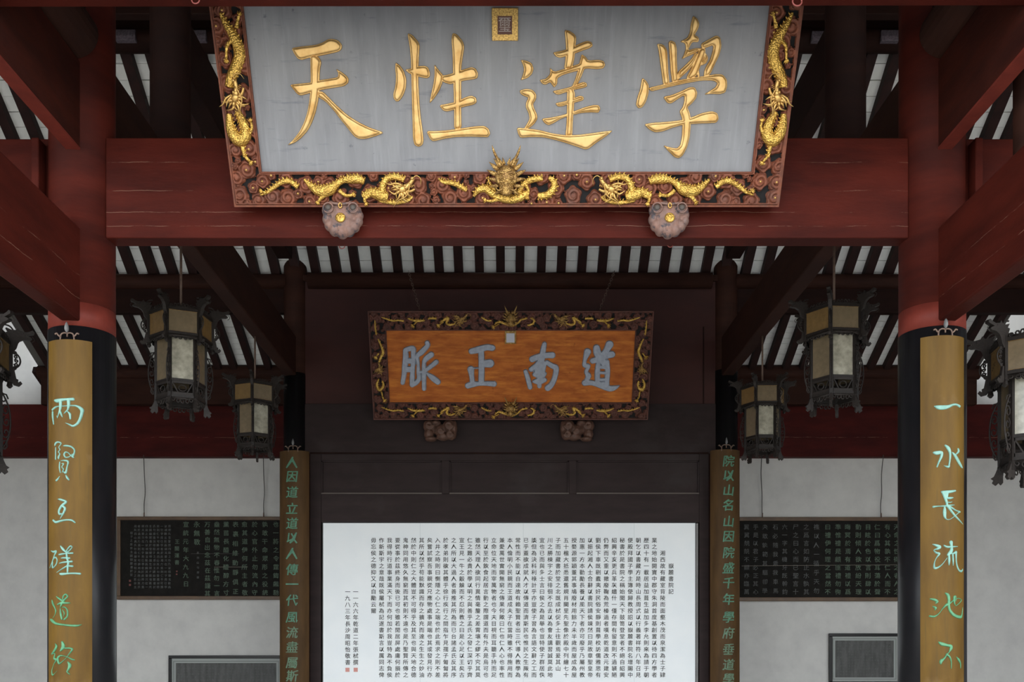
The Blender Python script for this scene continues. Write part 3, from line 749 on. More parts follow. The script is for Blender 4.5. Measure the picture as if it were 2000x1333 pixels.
def head_front(mb, P_, px, py, k, h0=.07):
    x, y, _ = P_.L(px, py, h0); s0 = len(mb.v)
    mb.ball((0, 4*k, 0), 17*k, 19*k, 15*k, 14, 10)
    mb.ball((0, -12*k, 4*k), 12.5*k, 12*k, 13*k, 12, 9)           # muzzle
    mb.ball((0, -17*k, 10*k), 9.5*k, 6*k, 8*k, 10, 7)
    mb.ball((0, -5*k, 14*k), 4.5*k, 5*k, 4*k)
    for d in (-1, 1):
        mb.ball((d*7.5*k, 4*k, 12*k), 4.6*k, 4.6*k, 4.2*k); mb.ball((d*7.5*k, 4*k, 15.5*k), 1.9*k, 1.9*k, 1.9*k)
        mb.ball((d*4*k, -10*k, 15*k), 2.6*k, 2.2*k, 2*k)
        mb.tube([(d*3*k, 10*k, 13*k, 1.8*k), (d*8*k, 12*k, 13*k, 2.2*k), (d*14*k, 9*k, 10*k, 1.2*k)], .01, 6, 3)
        mb.tube([(d*12*k, -4*k, 6*k, 4*k), (d*14*k, 6*k, 6*k, 4*k), (d*12*k, 14*k, 5*k, 2*k)], .01, 7, 3)
        # horns
        mb.tube([(d*9*k, 20*k, 4*k, 3.0*k), (d*14*k, 30*k, 5*k, 2.6*k), (d*20*k, 42*k, 8*k, 2.0*k), (d*23*k, 51*k, 10*k, .3*k)], .01, 7, 3)
        for a, b, L_, wd in ((18, 16, 14, 4.2), (20, 8, 14, 4.2), (19, 0, 13, 4.0), (17, -8, 12, 3.6), (13, 20, 13, 3.6), (8, 22, 10, 3.0), (4, 24, 8, 2.6), (13, -16, 10, 3)):
            dd = Vector((d*(a+4), b*.8+4, 0)).normalized(); p = Vector((d*a*.8, b, 1*k)); 
            p = Vector((d*a*.8*k, b*k, 0))
            mb.tube([tuple(p)+(wd*k,), tuple(p+dd*L_*.55*k+Vector((0, 0, 2*k)))+(wd*.8*k,), tuple(p+dd*L_*1.25*k+Vector((0, 0, -2*k)))+(.3*k,)], .01, 6, 3)
        mb.tube([(d*6*k, -12*k, 16*k, 1.2*k), (d*14*k, -14*k, 18*k, 1.1*k), (d*19*k, -6*k, 16*k, .4*k)], .01, 5, 4)
    for i in range(6): mb.tube([((-5+2*i)*k, -18*k, 17*k, 1.1*k), ((-5+2*i)*k, -21.5*k, 17*k, .3*k)], .01, 5)
    mb.tf(Matrix.Translation((x, y, h0)), s0)

def dragon(P_, label, bodies, claws, head, k, bm='gold_scale', hm='gold', side=1):
    r = empty('dragon', (0, 0, 0)); r.parent = P_.root
    for q in bodies:
        mb = MB(); body(mb, P_, q, k, side=side); mb.build('body', M[bm], r, True)
    for q in claws or ():
        mb = MB(); claw(mb, P_, q, k); mb.build('leg', M[bm], r, True)
    h = MB()
    if head[0] == 'side': head_side(h, P_, head[1], head[2], head[3], head[4], head[5])
    else: head_front(h, P_, head[1], head[2], head[3])
    h.build('head', M[hm], r, True)
    r['label'] = label
    return r
mir = lambda c, lst: [[(2*c-p[0],)+tuple(p[1:]) for p in q] for q in lst]

# ===== front signboard =====
F = Plaque('signboard', 989.5, 400, 6.1, 20, 5.6)
tag(F.root, 'large grey signboard with four gilded characters in a red dragon frame', 'sign')
_, vtop, _ = F.L(989, 20); _, vbi, _ = F.L(989, 337.5)
HF = vtop+.03+vbi
signboard(F, HF, .178, vbi, vbi, M['frame'], M['board'], 5, .0038, 'gold')
C1 = lambda poly: [(400+x/3.1733, y/3.1733) for x, y in poly]
C2 = lambda poly: [(980+x/3.1733, y/3.1733) for x, y in poly]
TIAN = [C1(p) for p in [
[(537,298),(600,288),(690,278),(735,262),(760,245),(785,240),(825,248),(852,278),(850,305),(830,322),(760,338),(700,350),(640,362),(600,374),(578,366),(555,335)],
[(655,340),(690,340),(715,365),(724,388),(715,430),(712,500),(712,560),(705,620),(690,690),(668,755),(640,810),(600,855),(560,885),(510,903),(545,870),(585,820),(615,760),(635,700),(648,630),(655,560),(657,480),(655,410)],
[(527,525),(590,518),(650,512),(715,496),(790,485),(825,478),(828,455),(812,425),(850,447),(880,470),(893,490),(890,515),(865,535),(800,545),(740,555),(690,568),(640,582),(595,594),(575,585),(550,555)],
[(700,565),(735,568),(775,610),(820,655),(880,710),(950,755),(1020,790),(1115,822),(1060,845),(1000,862),(955,862),(925,845),(890,800),(845,745),(800,685),(750,630),(700,600)]]]
XING = [C1(p) for p in [
[(1182,385),(1210,405),(1235,440),(1250,490),(1248,545),(1230,595),(1205,628),(1185,630),(1170,610),(1168,580),(1180,540),(1185,480),(1180,430)],
[(1255,205),(1285,215),(1325,260),(1333,285),(1328,350),(1325,430),(1325,520),(1330,620),(1338,720),(1350,800),(1357,870),(1350,900),(1325,912),(1300,900),(1290,860),(1288,780),(1285,680),(1282,580),(1280,480),(1278,380),(1270,290)],
[(1240,432),(1275,425),(1320,410),(1365,407),(1385,418),(1397,450),(1395,478),(1375,487),(1340,480),(1300,470),(1265,455)],
[(1422,395),(1450,435),(1480,468),(1475,510),(1455,560),(1430,600),(1392,645),(1400,595),(1415,530),(1425,460)],
[(1470,468),(1510,462),(1560,445),(1620,425),(1655,415),(1680,425),(1695,455),(1690,485),(1670,492),(1610,500),(1560,515),(1520,523),(1490,515),(1465,500)],
[(1535,205),(1560,210),(1600,255),(1610,290),(1600,350),(1590,420),(1590,500),(1590,600),(1590,700),(1592,800),(1545,805),(1545,700),(1543,600),(1540,500),(1537,420),(1535,330),(1528,250)],
[(1452,652),(1520,640),(1570,625),(1620,600),(1655,592),(1682,605),(1686,635),(1665,650),(1600,665),(1550,680),(1500,693),(1475,685)],
[(1373,812),(1430,812),(1500,808),(1590,795),(1680,782),(1735,780),(1762,800),(1770,830),(1755,852),(1720,850),(1640,848),(1560,850),(1490,860),(1415,878),(1395,862)]]]
DA = [C2(p) for p in [
[(115,370),(150,375),(185,390),(198,425),(188,460),(160,485),(115,500),(130,465),(138,430),(130,400)],
[(110,560),(150,550),(190,555),(215,585),(213,615),(195,645),(200,670),(218,705),(222,735),(205,765),(180,788),(150,805),(135,800),(160,760),(172,735),(165,700),(148,665),(150,635),(165,605),(135,595),(115,580)],
[(92,790),(150,795),(230,805),(320,828),(400,838),(480,835),(560,825),(630,815),(692,808),(640,850),(580,890),(540,922),(515,928),(480,915),(400,888),(330,868),(260,852),(180,850),(115,856),(100,830)],
[(388,185),(420,190),(455,215),(463,240),(455,300),(452,360),(440,410),(430,430),(385,430),(392,380),(398,320),(395,260)],
[(315,325),(370,315),(400,305),(450,285),(500,262),(530,252),(558,262),(565,285),(545,300),(500,315),(450,335),(400,350),(360,360),(335,352)],
[(232,495),(270,490),(295,465),(300,445),(296,418),(325,445),(380,430),(440,408),(480,395),(485,370),(495,335),(520,352),(535,375),(600,370),(632,378),(642,403),(630,425),(590,430),(530,425),(490,435),(430,450),(380,465),(345,485),(345,520),(325,545),(310,525),(300,510),(270,527),(250,520)],
[(495,340),(530,365),(520,410),(500,460),(480,505),(455,540),(430,545),(455,490),(470,440),(480,400)],
[(312,565),(370,553),(420,540),(460,525),(500,508),(525,512),(530,535),(510,545),(460,555),(400,572),(355,588),(335,585)],
[(330,640),(380,630),(440,610),(485,592),(508,600),(508,620),(480,630),(420,645),(370,662),(345,660)],
[(245,735),(310,728),(380,712),(440,692),(510,665),(570,650),(602,652),(612,675),(600,700),(560,697),(500,700),(430,715),(370,735),(320,765),(290,778),(265,765)],
[(405,545),(440,540),(455,580),(450,640),(445,700),(440,770),(438,845),(393,845),(400,780),(403,700),(403,620)]]]
XUE = [C2(p) for p in [
[(960,270),(1000,275),(1025,310),(1028,370),(1032,440),(1040,525),(1000,530),(990,460),(980,380),(970,310)],
[(1032,262),(1045,250),(1075,262),(1085,300),(1085,370),(1088,440),(1092,505),(1055,515),(1045,440),(1040,360),(1035,300)],
[(1185,95),(1215,120),(1225,150),(1215,185),(1195,215),(1222,235),(1220,262),(1180,262),(1165,290),(1155,312),(1200,298),(1240,298),(1200,330),(1150,352),(1112,370),(1130,335),(1140,300),(1135,270),(1102,258),(1150,235),(1165,200),(1170,150)],
[(1235,270),(1280,245),(1330,218),(1355,235),(1362,290),(1345,350),(1320,400),(1290,465),(1250,480),(1255,430),(1290,370),(1305,320),(1310,280),(1260,300),(1235,300)],
[(1225,298),(1262,298),(1262,330),(1235,400),(1210,470),(1165,495),(1140,485),(1175,420),(1200,360)],
[(1090,445),(1130,410),(1170,370),(1200,325),(1218,335),(1190,395),(1150,445),(1105,485),(1090,500)],
[(1215,400),(1245,382),(1255,350),(1245,320),(1265,330),(1280,360),(1270,390),(1240,408)],
[(1205,400),(1220,430),(1228,470),(1215,485),(1205,450)],
[(905,545),(990,525),(1080,500),(1180,480),(1260,470),(1330,458),(1370,462),(1395,495),(1397,535),(1385,575),(1350,585),(1300,583),(1252,587),(1290,562),(1325,540),(1335,515),(1310,500),(1240,500),(1150,515),(1060,535),(980,555),(925,568)],
[(868,480),(895,500),(912,530),(910,580),(895,630),(870,668),(845,672),(830,650),(840,600),(858,550)],
[(998,600),(1050,590),(1110,565),(1160,540),(1195,540),(1213,575),(1205,610),(1175,645),(1150,665),(1165,700),(1172,740),(1170,790),(1165,850),(1150,910),(1125,960),(1100,982),(1070,975),(1030,935),(998,900),(1050,915),(1085,920),(1105,900),(1115,850),(1118,790),(1118,740),(1100,690),(1120,665),(1130,630),(1130,590),(1090,615),(1050,643),(1025,640)],
[(880,770),(940,760),(1020,755),(1110,745),(1180,725),(1240,700),(1300,688),(1335,700),(1345,735),(1330,762),(1280,765),(1200,768),(1120,775),(1050,795),(1000,815),(950,822),(915,805)]]]
def prof_big(s):
    w_ = 6.5; t = np.clip(s/w_, 0, 1); h = .028*np.sqrt(1-(1-t)**2)
    return h-.010*np.exp(-((s-2.2)/.8)**2)
for nm, ps in (('天', TIAN), ('性', XING), ('達', DA), ('學', XUE)):
    xs = [p[0] for q in ps for p in q]; ys = [p[1] for q in ps for p in q]
    X, Y = grid(min(xs)-3, max(xs)+3, min(ys)-3, max(ys)+3, .9)
    relief('character', sdf_poly(ps, X, Y), X, Y, prof_big, F.map(.0015), M['gold_char'], F.root)
    ex = sdf_poly(ps, X, Y)
# seal plate at the top centre
x0, y0, _ = F.L(961, 80); x1, y1, _ = F.L(1012, 24)
sp_ = MB().box(x0, x1, y0, y1+.02, 0, .022); sp_.build('seal_plate', mat('hammered_gilding', (.74, .48, .14), (.24, .13, .04), .4, metal=.6, nscale=45), F.root, bevel=.003)
a0, b0, _ = F.L(972, 68); a1, b1, _ = F.L(1000, 32)
sq = MB().box(a0, a1, b0, b1, .02, .026); so = sq.build('seal_square', mat('brown_seal', (.10, .035, .02), rough=.6), F.root)
mb = MB(); put(mb, '璽', (a0+a1)/2, (b0+b1)/2, (a1-a0)*.95, lambda x, z: (x, z, .0268)); mb.build('seal_script', mat('seal_script', (.33, .27, .24), rough=.7), F.root)
k = F.k
LB = [[(508,381,3),(522,376,6),(535,366,9),(550,356,10),(566,354,11),(582,366,10)],
      [(594,350,5),(606,362,12),(625,373,22),(645,370,22),(660,358,13),(672,352,12),(684,350,17),(700,350,17),(712,355,12)],
      [(708,384,10),(724,376,17),(740,380,22),(758,386,18)],[(748,384,16),(748,362,14),(758,348,13),(775,346,13),(790,352,12)],
      [(740,392,6),(770,396,8),(795,392,7),(806,384,4)]]
LC = [[(640,378,10),(628,386,8),(622,394,6)],[(662,372,9),(675,382,7),(688,381,6)],[(722,382,8),(712,388,7),(714,396,6)],[(520,376,3),(512,374,3)]]
dragon(F, 'gilded dragon along the lower left of the frame, facing right', LB, LC, ('side', 786, 370, math.radians(18), k*1.0, 1), k)
dragon(F, 'gilded dragon along the lower right of the frame, facing left', mir(990, LB), mir(990, LC), ('side', 2*990-786, 370, math.radians(162), k*1.0, -1), k, side=-1)
MBD = [[(856,348,3),(866,356,7),(880,357,9),(895,362,10),(912,372,9)],
       [(925,384,5),(934,372,12),(948,368,15),(962,378,16),(980,386,17),(1000,389,17),(1020,384,15),(1030,374,9)],
       [(1012,378,12),(1020,362,12),(1036,352,12),(1060,348,11)],[(1072,346,8),(1082,356,13),(1080,370,14),(1068,381,14),(1050,383,12)],
       [(968,372,10),(956,356,5),(954,345,4)]]
MC = [[(975,389,8),(960,393,6),(950,392,5)],[(1026,360,8),(1032,372,6),(1030,384,5)]]
dragon(F, 'gilded dragon at frame bottom centre with a large frontal head and horns', MBD, MC, ('front', 989, 352, k*1.16), k, hm='gold_dark')
SB = [[(430,24,5),(440,44,12),(454,66,18),(465,90,21),(468,110,21),(461,132,21),(452,152,19),(447,170,16)],
      [(448,222,10),(449,240,16),(455,260,22),(468,274,24),(480,264,22),(478,246,18),(470,230,15),(464,218,12)],
      [(472,280,10),(476,296,8),(478,308,6)]]
SCL = [[(462,55,9),(464,40,6),(467,30,5)],[(456,76,8),(444,88,7),(442,106,5),(442,116,5)],[(478,305,6),(488,316,6)],[(486,262,8),(492,250,6),(490,238,5)]]
dragon(F, 'gilded dragon on the left side of the frame, tail upward', SB, SCL, ('side', 460, 192, math.radians(62), k*1.02, 1), k)
dragon(F, 'gilded dragon on the right side of the frame, tail upward', mir(989, SB), mir(989, SCL), ('side', 2*989-460, 192, math.radians(118), k*1.02, -1), k, side=-1)

# ===== rear signboard =====
G = Plaque('signboard', 997.5, 818, 12.1, 610, 11.6)
tag(G.root, 'smaller amber wood signboard with four slate-grey characters and carved brown frame', 'sign')
_, gt, _ = G.L(997, 610); _, gi0, _ = G.L(997, 787); _, gi1, _ = G.L(997, 645)
signboard(G, gt, .195, gi0, gt-gi1, M['frame_dark'], M['amber_board'], 9, .0058, None)
D1 = lambda st: [[(770+p[0]/9.0909, 660+p[1]/9.0909, p[2]/9.0909) for p in s] for s in st]
D2 = lambda st: [[(1010+p[0]/9.0909, 660+p[1]/9.0909, p[2]/9.0909) for p in s] for s in st]
MAI = D1([[(200,220,95),(205,350,110),(190,500,110),(175,650,95),(150,800,85)],[(200,215,90),(330,190,105),(340,300,95),(335,450,95),(325,600,90),(320,700,100),(320,835,100)],
 [(200,410,110),(330,410,110)],[(200,560,120),(320,560,110)],[(585,90,95),(590,140,95),(490,250,110),(410,330,85),(425,450,65),(430,600,80),(440,720,90),(390,800,90),(325,850,60)],
 [(655,300,115),(560,380,105),(530,450,80),(530,600,95),(530,750,85),(530,905,85)],[(745,430,100),(650,510,90),(560,575,80)],[(585,635,55),(680,710,110),(775,785,110)],[(440,620,60),(520,600,60)]])
ZHENG = D1([[(1370,240,110),(1500,210,130),(1640,170,120),(1740,180,120)],[(1540,220,110),(1550,400,115),(1550,600,115),(1545,800,115)],[(1600,460,140),(1700,455,160)],[(1420,540,40),(1500,538,40)],
 [(1360,560,130),(1375,680,95),(1390,800,100)],[(1310,850,115),(1400,825,115),(1520,815,85),(1650,812,95),(1770,820,110)]])
NAN = D2([[(485,110,90),(465,200,105),(450,300,115)],[(270,380,120),(400,330,115),(550,310,115),(620,310,125)],[(440,370,120),(360,480,110),(250,560,100)],[(150,600,85),(190,720,95),(230,880,90)],
 [(530,440,95),(620,500,100),(690,540,110),(670,700,100),(610,830,110),(545,890,120)],[(430,480,190),(400,600,200)],[(310,650,90),(420,650,160),(490,640,80)],[(300,775,70),(390,770,130),(490,750,90)],[(395,700,100),(395,860,85)]])
DAO = D2([[(1250,250,135),(1200,400,75),(1200,490,90),(1270,500,75),(1225,600,75),(1265,680,110),(1220,760,70)],[(1410,180,130),(1430,280,150),(1480,350,120)],[(1640,120,150),(1580,230,120),(1500,350,130)],
 [(1340,410,110),(1450,370,120),(1560,320,130),(1680,295,130)],[(1440,450,90),(1425,600,105),(1425,760,105)],[(1590,430,105),(1605,600,100),(1590,800,100)],[(1510,400,130),(1530,500,60)],[(1440,520,70),(1600,520,80)],[(1440,620,60),(1600,625,60)],[(1440,740,60),(1600,740,60)],
 [(1430,800,70),(1610,820,70)],[(1200,800,115),(1330,800,100),(1480,850,105),(1640,900,115),(1740,885,85),(1815,850,25)]])
for ps in (MAI, ZHENG, NAN, DAO):
    a, b, c, d = bbox_str(ps); X, Y = grid(a-9, b+9, c-9, d+9, .8)
    relief('character', sdf_caps(ps, X, Y), X, Y, lambda s: .030*np.clip(s/1.2, 0, 1), G.map(.0015), M['slate_char'], G.root)
x0, y0, _ = G.L(986, 672); x1, y1, _ = G.L(1008, 646)
MB().box(x0, x1, y0, y1, 0, .03).build('seal_plate', M['gold_dark'], G.root, bevel=.004)
x0, y0, _ = G.L(989, 669); x1, y1, _ = G.L(1005, 651)
MB().box(x0, x1, y0, y1, .028, .034).build('seal_square', mat('pale_seal', (.45, .45, .5), rough=.5), G.root)
k2 = G.k
def rear_row(yc, a):
    top = 'top' if a else 'bottom'
    LB = [[(745,yc-3,2),(756,yc+1,3.6),(768,yc+4,4),(778,yc+3,4),(789,yc+5,3)],[(796,yc-1,2.5),(806,yc+3,5),(818,yc+4,6.5),(830,yc+3,4)],[(836,yc,4),(845,yc-1,5),(853,yc,4)],
          [(860,yc+8,4),(868,yc+2,6),(876,yc-2,6),(872,yc+8,5),(880,yc+12,5),(890,yc+9,3)]]
    LC = [[(815,yc+5,4),(808,yc+12,3)],[(866,yc+6,4),(858,yc+12,3)]]
    dragon(G, f'gilded dragon on the rear frame, {top} left run', LB, LC, ('side', 898, yc+2, math.radians(10), k2*.55, 1), k2*.9, 'gold_scale', 'gold_dark')
    dragon(G, f'gilded dragon on the rear frame, {top} right run', mir(997.5, LB), mir(997.5, LC), ('side', 1995-898, yc+2, math.radians(170), k2*.55, -1), k2*.9, 'gold_scale', 'gold_dark', side=-1)
    MBX = [[(940,yc-3,3),(950,yc+3,4),(960,yc+4,3)],[(966,yc+12,3),(974,yc+6,5),(985,yc+9,6),(1000,yc+13,6),(1012,yc+8,4),(1018,yc+2,4),(1030,yc-1,4)],[(1036,yc-2,4),(1043,yc+3,5),(1040,yc+10,5),(1030,yc+13,4)]]
    dragon(G, f'gilded dragon on the rear frame, {top} centre, facing forward', MBX, [[(975,yc+10,3),(966,yc+15,2.5)]], ('front', 997.5, yc+2, k2*.50), k2*.9, 'gold_scale', 'gold_dark')
rear_row(623, True); rear_row(799, False)
SB2 = [[(732,626,2),(733,640,4),(735,655,3)],[(738,662,3),(744,675,5),(748,688,7),(743,700,6),(740,708,5)],[(740,740,4),(736,752,6),(741,762,8),(749,755,6),(747,744,4)],[(745,765,4),(748,778,3)]]
dragon(G, 'gilded dragon on the rear frame, left side', SB2, [[(740,690,4),(735,697,3)],[(746,775,3),(750,781,3)]], ('side', 741, 722, math.radians(70), k2*.42, 1), k2*.9, 'gold_scale', 'gold_dark')
dragon(G, 'gilded dragon on the rear frame, right side', mir(997.5, SB2), mir(997.5, [[(740,690,4),(735,697,3)],[(746,775,3),(750,781,3)]]), ('side', 1995-741, 722, math.radians(110), k2*.42, -1), k2*.9, 'gold_scale', 'gold_dark', side=-1)
# chains from the rear signboard up to the purlin
for (xa, ya), (xb, yb), sd in (((819,604),(798,530),'left'), ((1172,604),(1200,530),'right')):
    A = P(xa, ya, 11.62); B = P(xb, yb, 12.2); t = empty('hanging_chain', A); tag(t, f'thin dark chain rising from the {sd} top of the amber signboard', 'chain')
    n = 15
    for i in range(n):
        p = (B-A)*((i+.5)/n); d = (B-A).normalized(); e = Vector((1, 0, 0)) if i % 2 else Vector((0, 1, 0)); e = (e-d*e.dot(d)).normalized()
        hl = (B-A).length/n*.62
        MB().tube([tuple(p+d*hl*math.cos(a)+e*.014*math.sin(a)) for a in [j*math.pi/4 for j in range(9)]], .004, 4).build('link', M['iron'], t, True)
# ---------- couplet boards ----------
def couplet_char(t, x, R, Yf, pxc, strokes, sc, ox, oy, m, h=.006, st=.45):
    ps = [[(ox+p[0]/sc, oy+p[1]/sc, max(p[2]/sc, .6)) for p in s] for s in strokes]
    a, b, c, d = bbox_str(ps); X, Y = grid(a-5, b+5, c-5, d+5, st)
    def f(X_, Y_, H):
        dx = (X_-pxc)/FPX*Yf; dx = np.clip(dx, -R*.98, R*.98); yy = R-np.sqrt(R*R-dx*dx)
        return np.stack([dx, yy-.0012-H, EYE+(HY-Y_)/FPX*(Yf+yy)], -1)
    relief('character', sdf_caps(ps, X, Y), X, Y, lambda s: h*np.clip(s/1.0, 0, 1), f, M[m], t)
t, x, R = couplet(129.5, 86, 663, 6.06, M['bamboo'], 'golden board on the left front column reading 两賢互磋道終', .20)
LFT = [
([[(175,125,30),(215,130,55),(280,118,45),(350,110,35),(435,108,45)],[(265,140,45),(265,200,45),(258,250,35),(240,300,22),(215,365,10)],[(205,335,8),(215,360,12)],[(258,270,28),(275,310,30),(292,350,14)],
 [(378,125,45),(380,190,42),(368,250,25),(340,280,20),(315,305,8)],[(365,275,15),(395,310,32),(402,375,24)],[(130,252,30),(180,220,26),(240,205,16),(330,200,14),(430,195,20),(490,205,30),(540,250,45),(540,300,38),(520,380,34),(490,440,34),(440,475,30),(390,455,22),(335,432,6)],[(135,285,30),(135,340,32),(152,450,18)]], 765, 'mint'),
([[(175,740,22),(190,710,30),(230,695,22),(275,715,18),(240,765,14),(258,800,16),(235,830,16),(255,860,18),(235,900,30),(235,920,22)],[(188,770,14),(188,930,22)],[(310,748,14),(345,745,26),(410,758,24),(452,800,20),(450,850,20),(430,900,24)],
 [(440,905,22),(400,870,16),(370,840,14),(335,835,22),(318,870,24),(340,905,20),(390,895,16),(430,860,14)],[(255,970,16),(250,1040,22),(262,1115,14)],[(270,950,10),(330,948,22),(372,965,26),(358,1040,20),(340,1115,30),(305,1100,12)],
 [(280,990,10),(310,995,20),(285,1040,14),(310,1065,18),(288,1110,10)],[(252,1165,8),(225,1200,24),(200,1222,28)],[(342,1150,16),(360,1185,30),(382,1212,20)]], 765, 'mint'),
([[(225,145,10),(265,150,30),(345,180,30),(300,220,36),(265,260,36),(240,310,32),(250,350,30),(280,345,20)],[(300,240,30),(330,275,34),(305,340,28),(260,412,8)],[(145,435,28),(190,460,34),(260,445,30),(350,430,22),(420,435,26),(460,465,20)]], 955, 'mint'),
([[(105,855,14),(150,868,28),(195,862,30),(165,920,20),(130,1000,18),(75,1090,8)],[(150,960,20),(190,945,24),(212,980,18),(195,1040,20),(150,1080,18),(130,1080,22),(135,1010,20)],[(268,790,20),(300,830,36),(335,865,24)],
 [(345,870,18),(365,830,18),(400,790,22),(425,800,14),(400,840,16),(355,880,20)],[(245,905,24),(290,898,26),(350,890,18),(430,885,24)],[(275,955,14),(310,950,24),(390,955,26)],[(250,1025,16),(300,1012,22),(420,1000,28)],
 [(350,880,26),(360,960,28),(375,1010,30),(368,1070,30),(365,1160,20)],[(370,1060,20),(430,1065,26)],[(360,1060,24),(290,1100,18),(205,1150,8)],[(260,1170,26),(290,1172,36),(370,1165,26),(450,1162,24),(520,1168,28)]], 955, 'mint'),
([[(198,160,10),(235,185,26),(290,220,26)],[(300,200,22),(305,160,24),(340,130,22),(365,160,22),(330,200,24),(290,245,34),(262,310,14)],[(220,270,20),(280,248,34),(340,250,26),(395,250,16)],[(262,330,18),(268,400,32),(285,470,28)],
 [(290,310,12),(330,310,18),(362,350,22),(362,430,22),(320,475,24)],[(295,345,10),(320,390,16),(312,430,10)],[(122,210,14),(135,255,34),(170,310,22),(190,355,22),(175,410,10),(140,455,8)],[(85,472,10),(120,490,44),(190,530,34),(300,548,26),(400,558,28),(490,560,28),(540,545,6)]], 1143, 'green'),
([[(183,810,14),(200,850,36),(160,910,34),(115,950,16),(175,945,14),(160,1010,30),(195,1030,28),(150,1100,10),(120,1180,16),(130,1235,26),(165,1220,8),(210,1180,5)],[(290,785,30),(305,850,55),(265,905,22)],
 [(330,870,20),(400,870,24),(425,890,26),(370,970,12),(330,1020,8),(250,1080,24),(225,1040,36),(225,1000,34),(270,972,22),(350,985,10),(430,1025,24),(460,1030,6)],[(370,1060,18),(395,1105,46),(375,1160,28),(360,1195,22),(395,1228,10)]], 1143, 'green')]
for st_, oy, m in LFT: couplet_char(t, x, R, 6.06, 129.5, st_, 7.016, 80, oy, m)
t, x, R = couplet(1848, 86, 655, 6.06, M['bamboo'], 'golden board on the right front column reading 一水長流池不', .20)
RGT = [
([[(188,205,16),(240,220,60),(310,220,60),(370,208,44),(430,185,32),(490,182,30),(545,205,38)]], 765, 'mint'),
([[(180,840,26),(215,845,55),(275,840,40),(270,900,34),(240,970,24),(218,1035,18)],[(325,742,26),(365,780,50),(390,840,38),(390,920,28),(378,1000,24),(365,1035,34),(305,1018,6)],[(425,840,20),(470,885,44),(530,970,46),(580,1030,34),(605,1052,8)],[(518,790,28),(525,825,36),(485,860,18)]], 765, 'mint'),
([[(275,45,20),(310,65,60),(325,130,44),(345,200,34),(350,240,34)],[(290,45,30),(370,45,44),(470,30,26)],[(350,70,40),(345,120,30)],[(340,130,26),(390,130,34),(435,125,16)],[(350,185,14),(390,190,16),(420,180,10)],
 [(175,250,28),(230,243,18),(320,238,22),(380,230,24),(455,225,10)],[(315,250,20),(315,310,46),(318,380,38),(340,420,14),(390,420,10),(450,385,10),(520,335,14),(550,318,24)],[(550,320,26),(480,300,20),(400,255,28),(350,240,20)],[(360,245,34),(420,320,34),(480,385,30),(560,450,20),(612,490,6)]], 955, 'mint'),
([[(168,765,12),(210,780,36),(250,800,44),(225,825,30),(180,845,12),(210,880,28),(245,895,30),(205,960,12),(185,1030,16),(190,1090,30),(240,1075,22),(290,1030,12),(350,950,8)],[(405,740,56),(412,790,36),(410,850,50),(370,900,40),(352,912,14)],
 [(308,780,20),(350,800,30),(430,798,24),(510,795,10)],[(375,910,30),(378,980,36),(375,1050,12)],[(430,900,26),(436,980,26),(436,1055,10)],[(370,890,30),(430,890,20),(480,875,44)],[(482,880,34),(485,980,22),(500,1060,24),(540,1125,26),(590,1130,28),(605,1100,8)]], 955, 'mint'),
([[(140,195,18),(190,205,36),(220,230,34),(205,252,18)],[(170,298,14),(200,315,32),(195,345,14)],[(135,430,26),(185,435,26),(240,395,12),(290,325,14),(340,275,34),(375,265,24),(440,215,16),(520,185,10),(575,205,16),(570,225,14),(520,265,12),(475,285,12),(455,240,26),(455,170,34),(480,160,16),(480,220,16)],
 [(325,115,16),(360,140,44),(375,200,40),(372,270,36),(385,340,38),(430,400,44),(500,435,44),(570,440,42),(592,400,20),(605,310,8)]], 1143, 'green'),
([[(238,785,14),(275,810,48),(350,830,38),(400,840,44),(405,870,44),(375,925,16),(350,950,20),(310,1010,24),(270,1045,44),(265,1080,24)],[(345,955,30),(385,990,28),(408,1050,18),(408,1145,12)],[(488,988,8),(530,1030,38),(560,1080,22),(564,1145,10)]], 1143, 'green')]
for st_, oy, m in RGT: couplet_char(t, x, R, 6.06, 1848, st_, 7.016, 1800, oy, m)
def rear_couplet(pxc, wpx, ytop, text, xs, ys, label, tilt):
    t, x, R = couplet(pxc, wpx, ytop, 12.1, M['bamboo_dark'], label, .24)
    for ch, cx_, cy_ in zip(text, xs, ys):
        mb = MB()
        def f(a, b):
            dx = max(-R*.95, min(R*.95, a)); yy = R-math.sqrt(R*R-dx*dx); return (dx, (0 if ch == '一' else yy*.5)-.006, b)
        h = 22 if ch != '一' else 24
        put(mb, ch, (cx_-pxc)*12.1/FPX, Zat(cy_, 12.1), h*1.08*12.1/FPX, f, .018, 1.0, .12)
        mb.build('character', M['green_worn' if cy_ > 1225 else 'green_rear'], t)
rear_couplet(572, 58, 880, '人因道立道以人傳一代風流盡屬斯', [570.5]*15, [905,932,963,995,1024,1052,1083,1114,1143,1174,1207,1237,1266,1296,1322], 'aged board on the rear left column with faded green text starting 人因道立', 0)
rear_couplet(1419, 58, 878, '院以山名山因院盛千年學府垂道學', [1423]*15, [902,930,959,988,1020,1049,1081,1111,1140,1172,1207,1238,1270,1300,1328], 'aged board on the rear right column with faded green text starting 院以山名', 0)

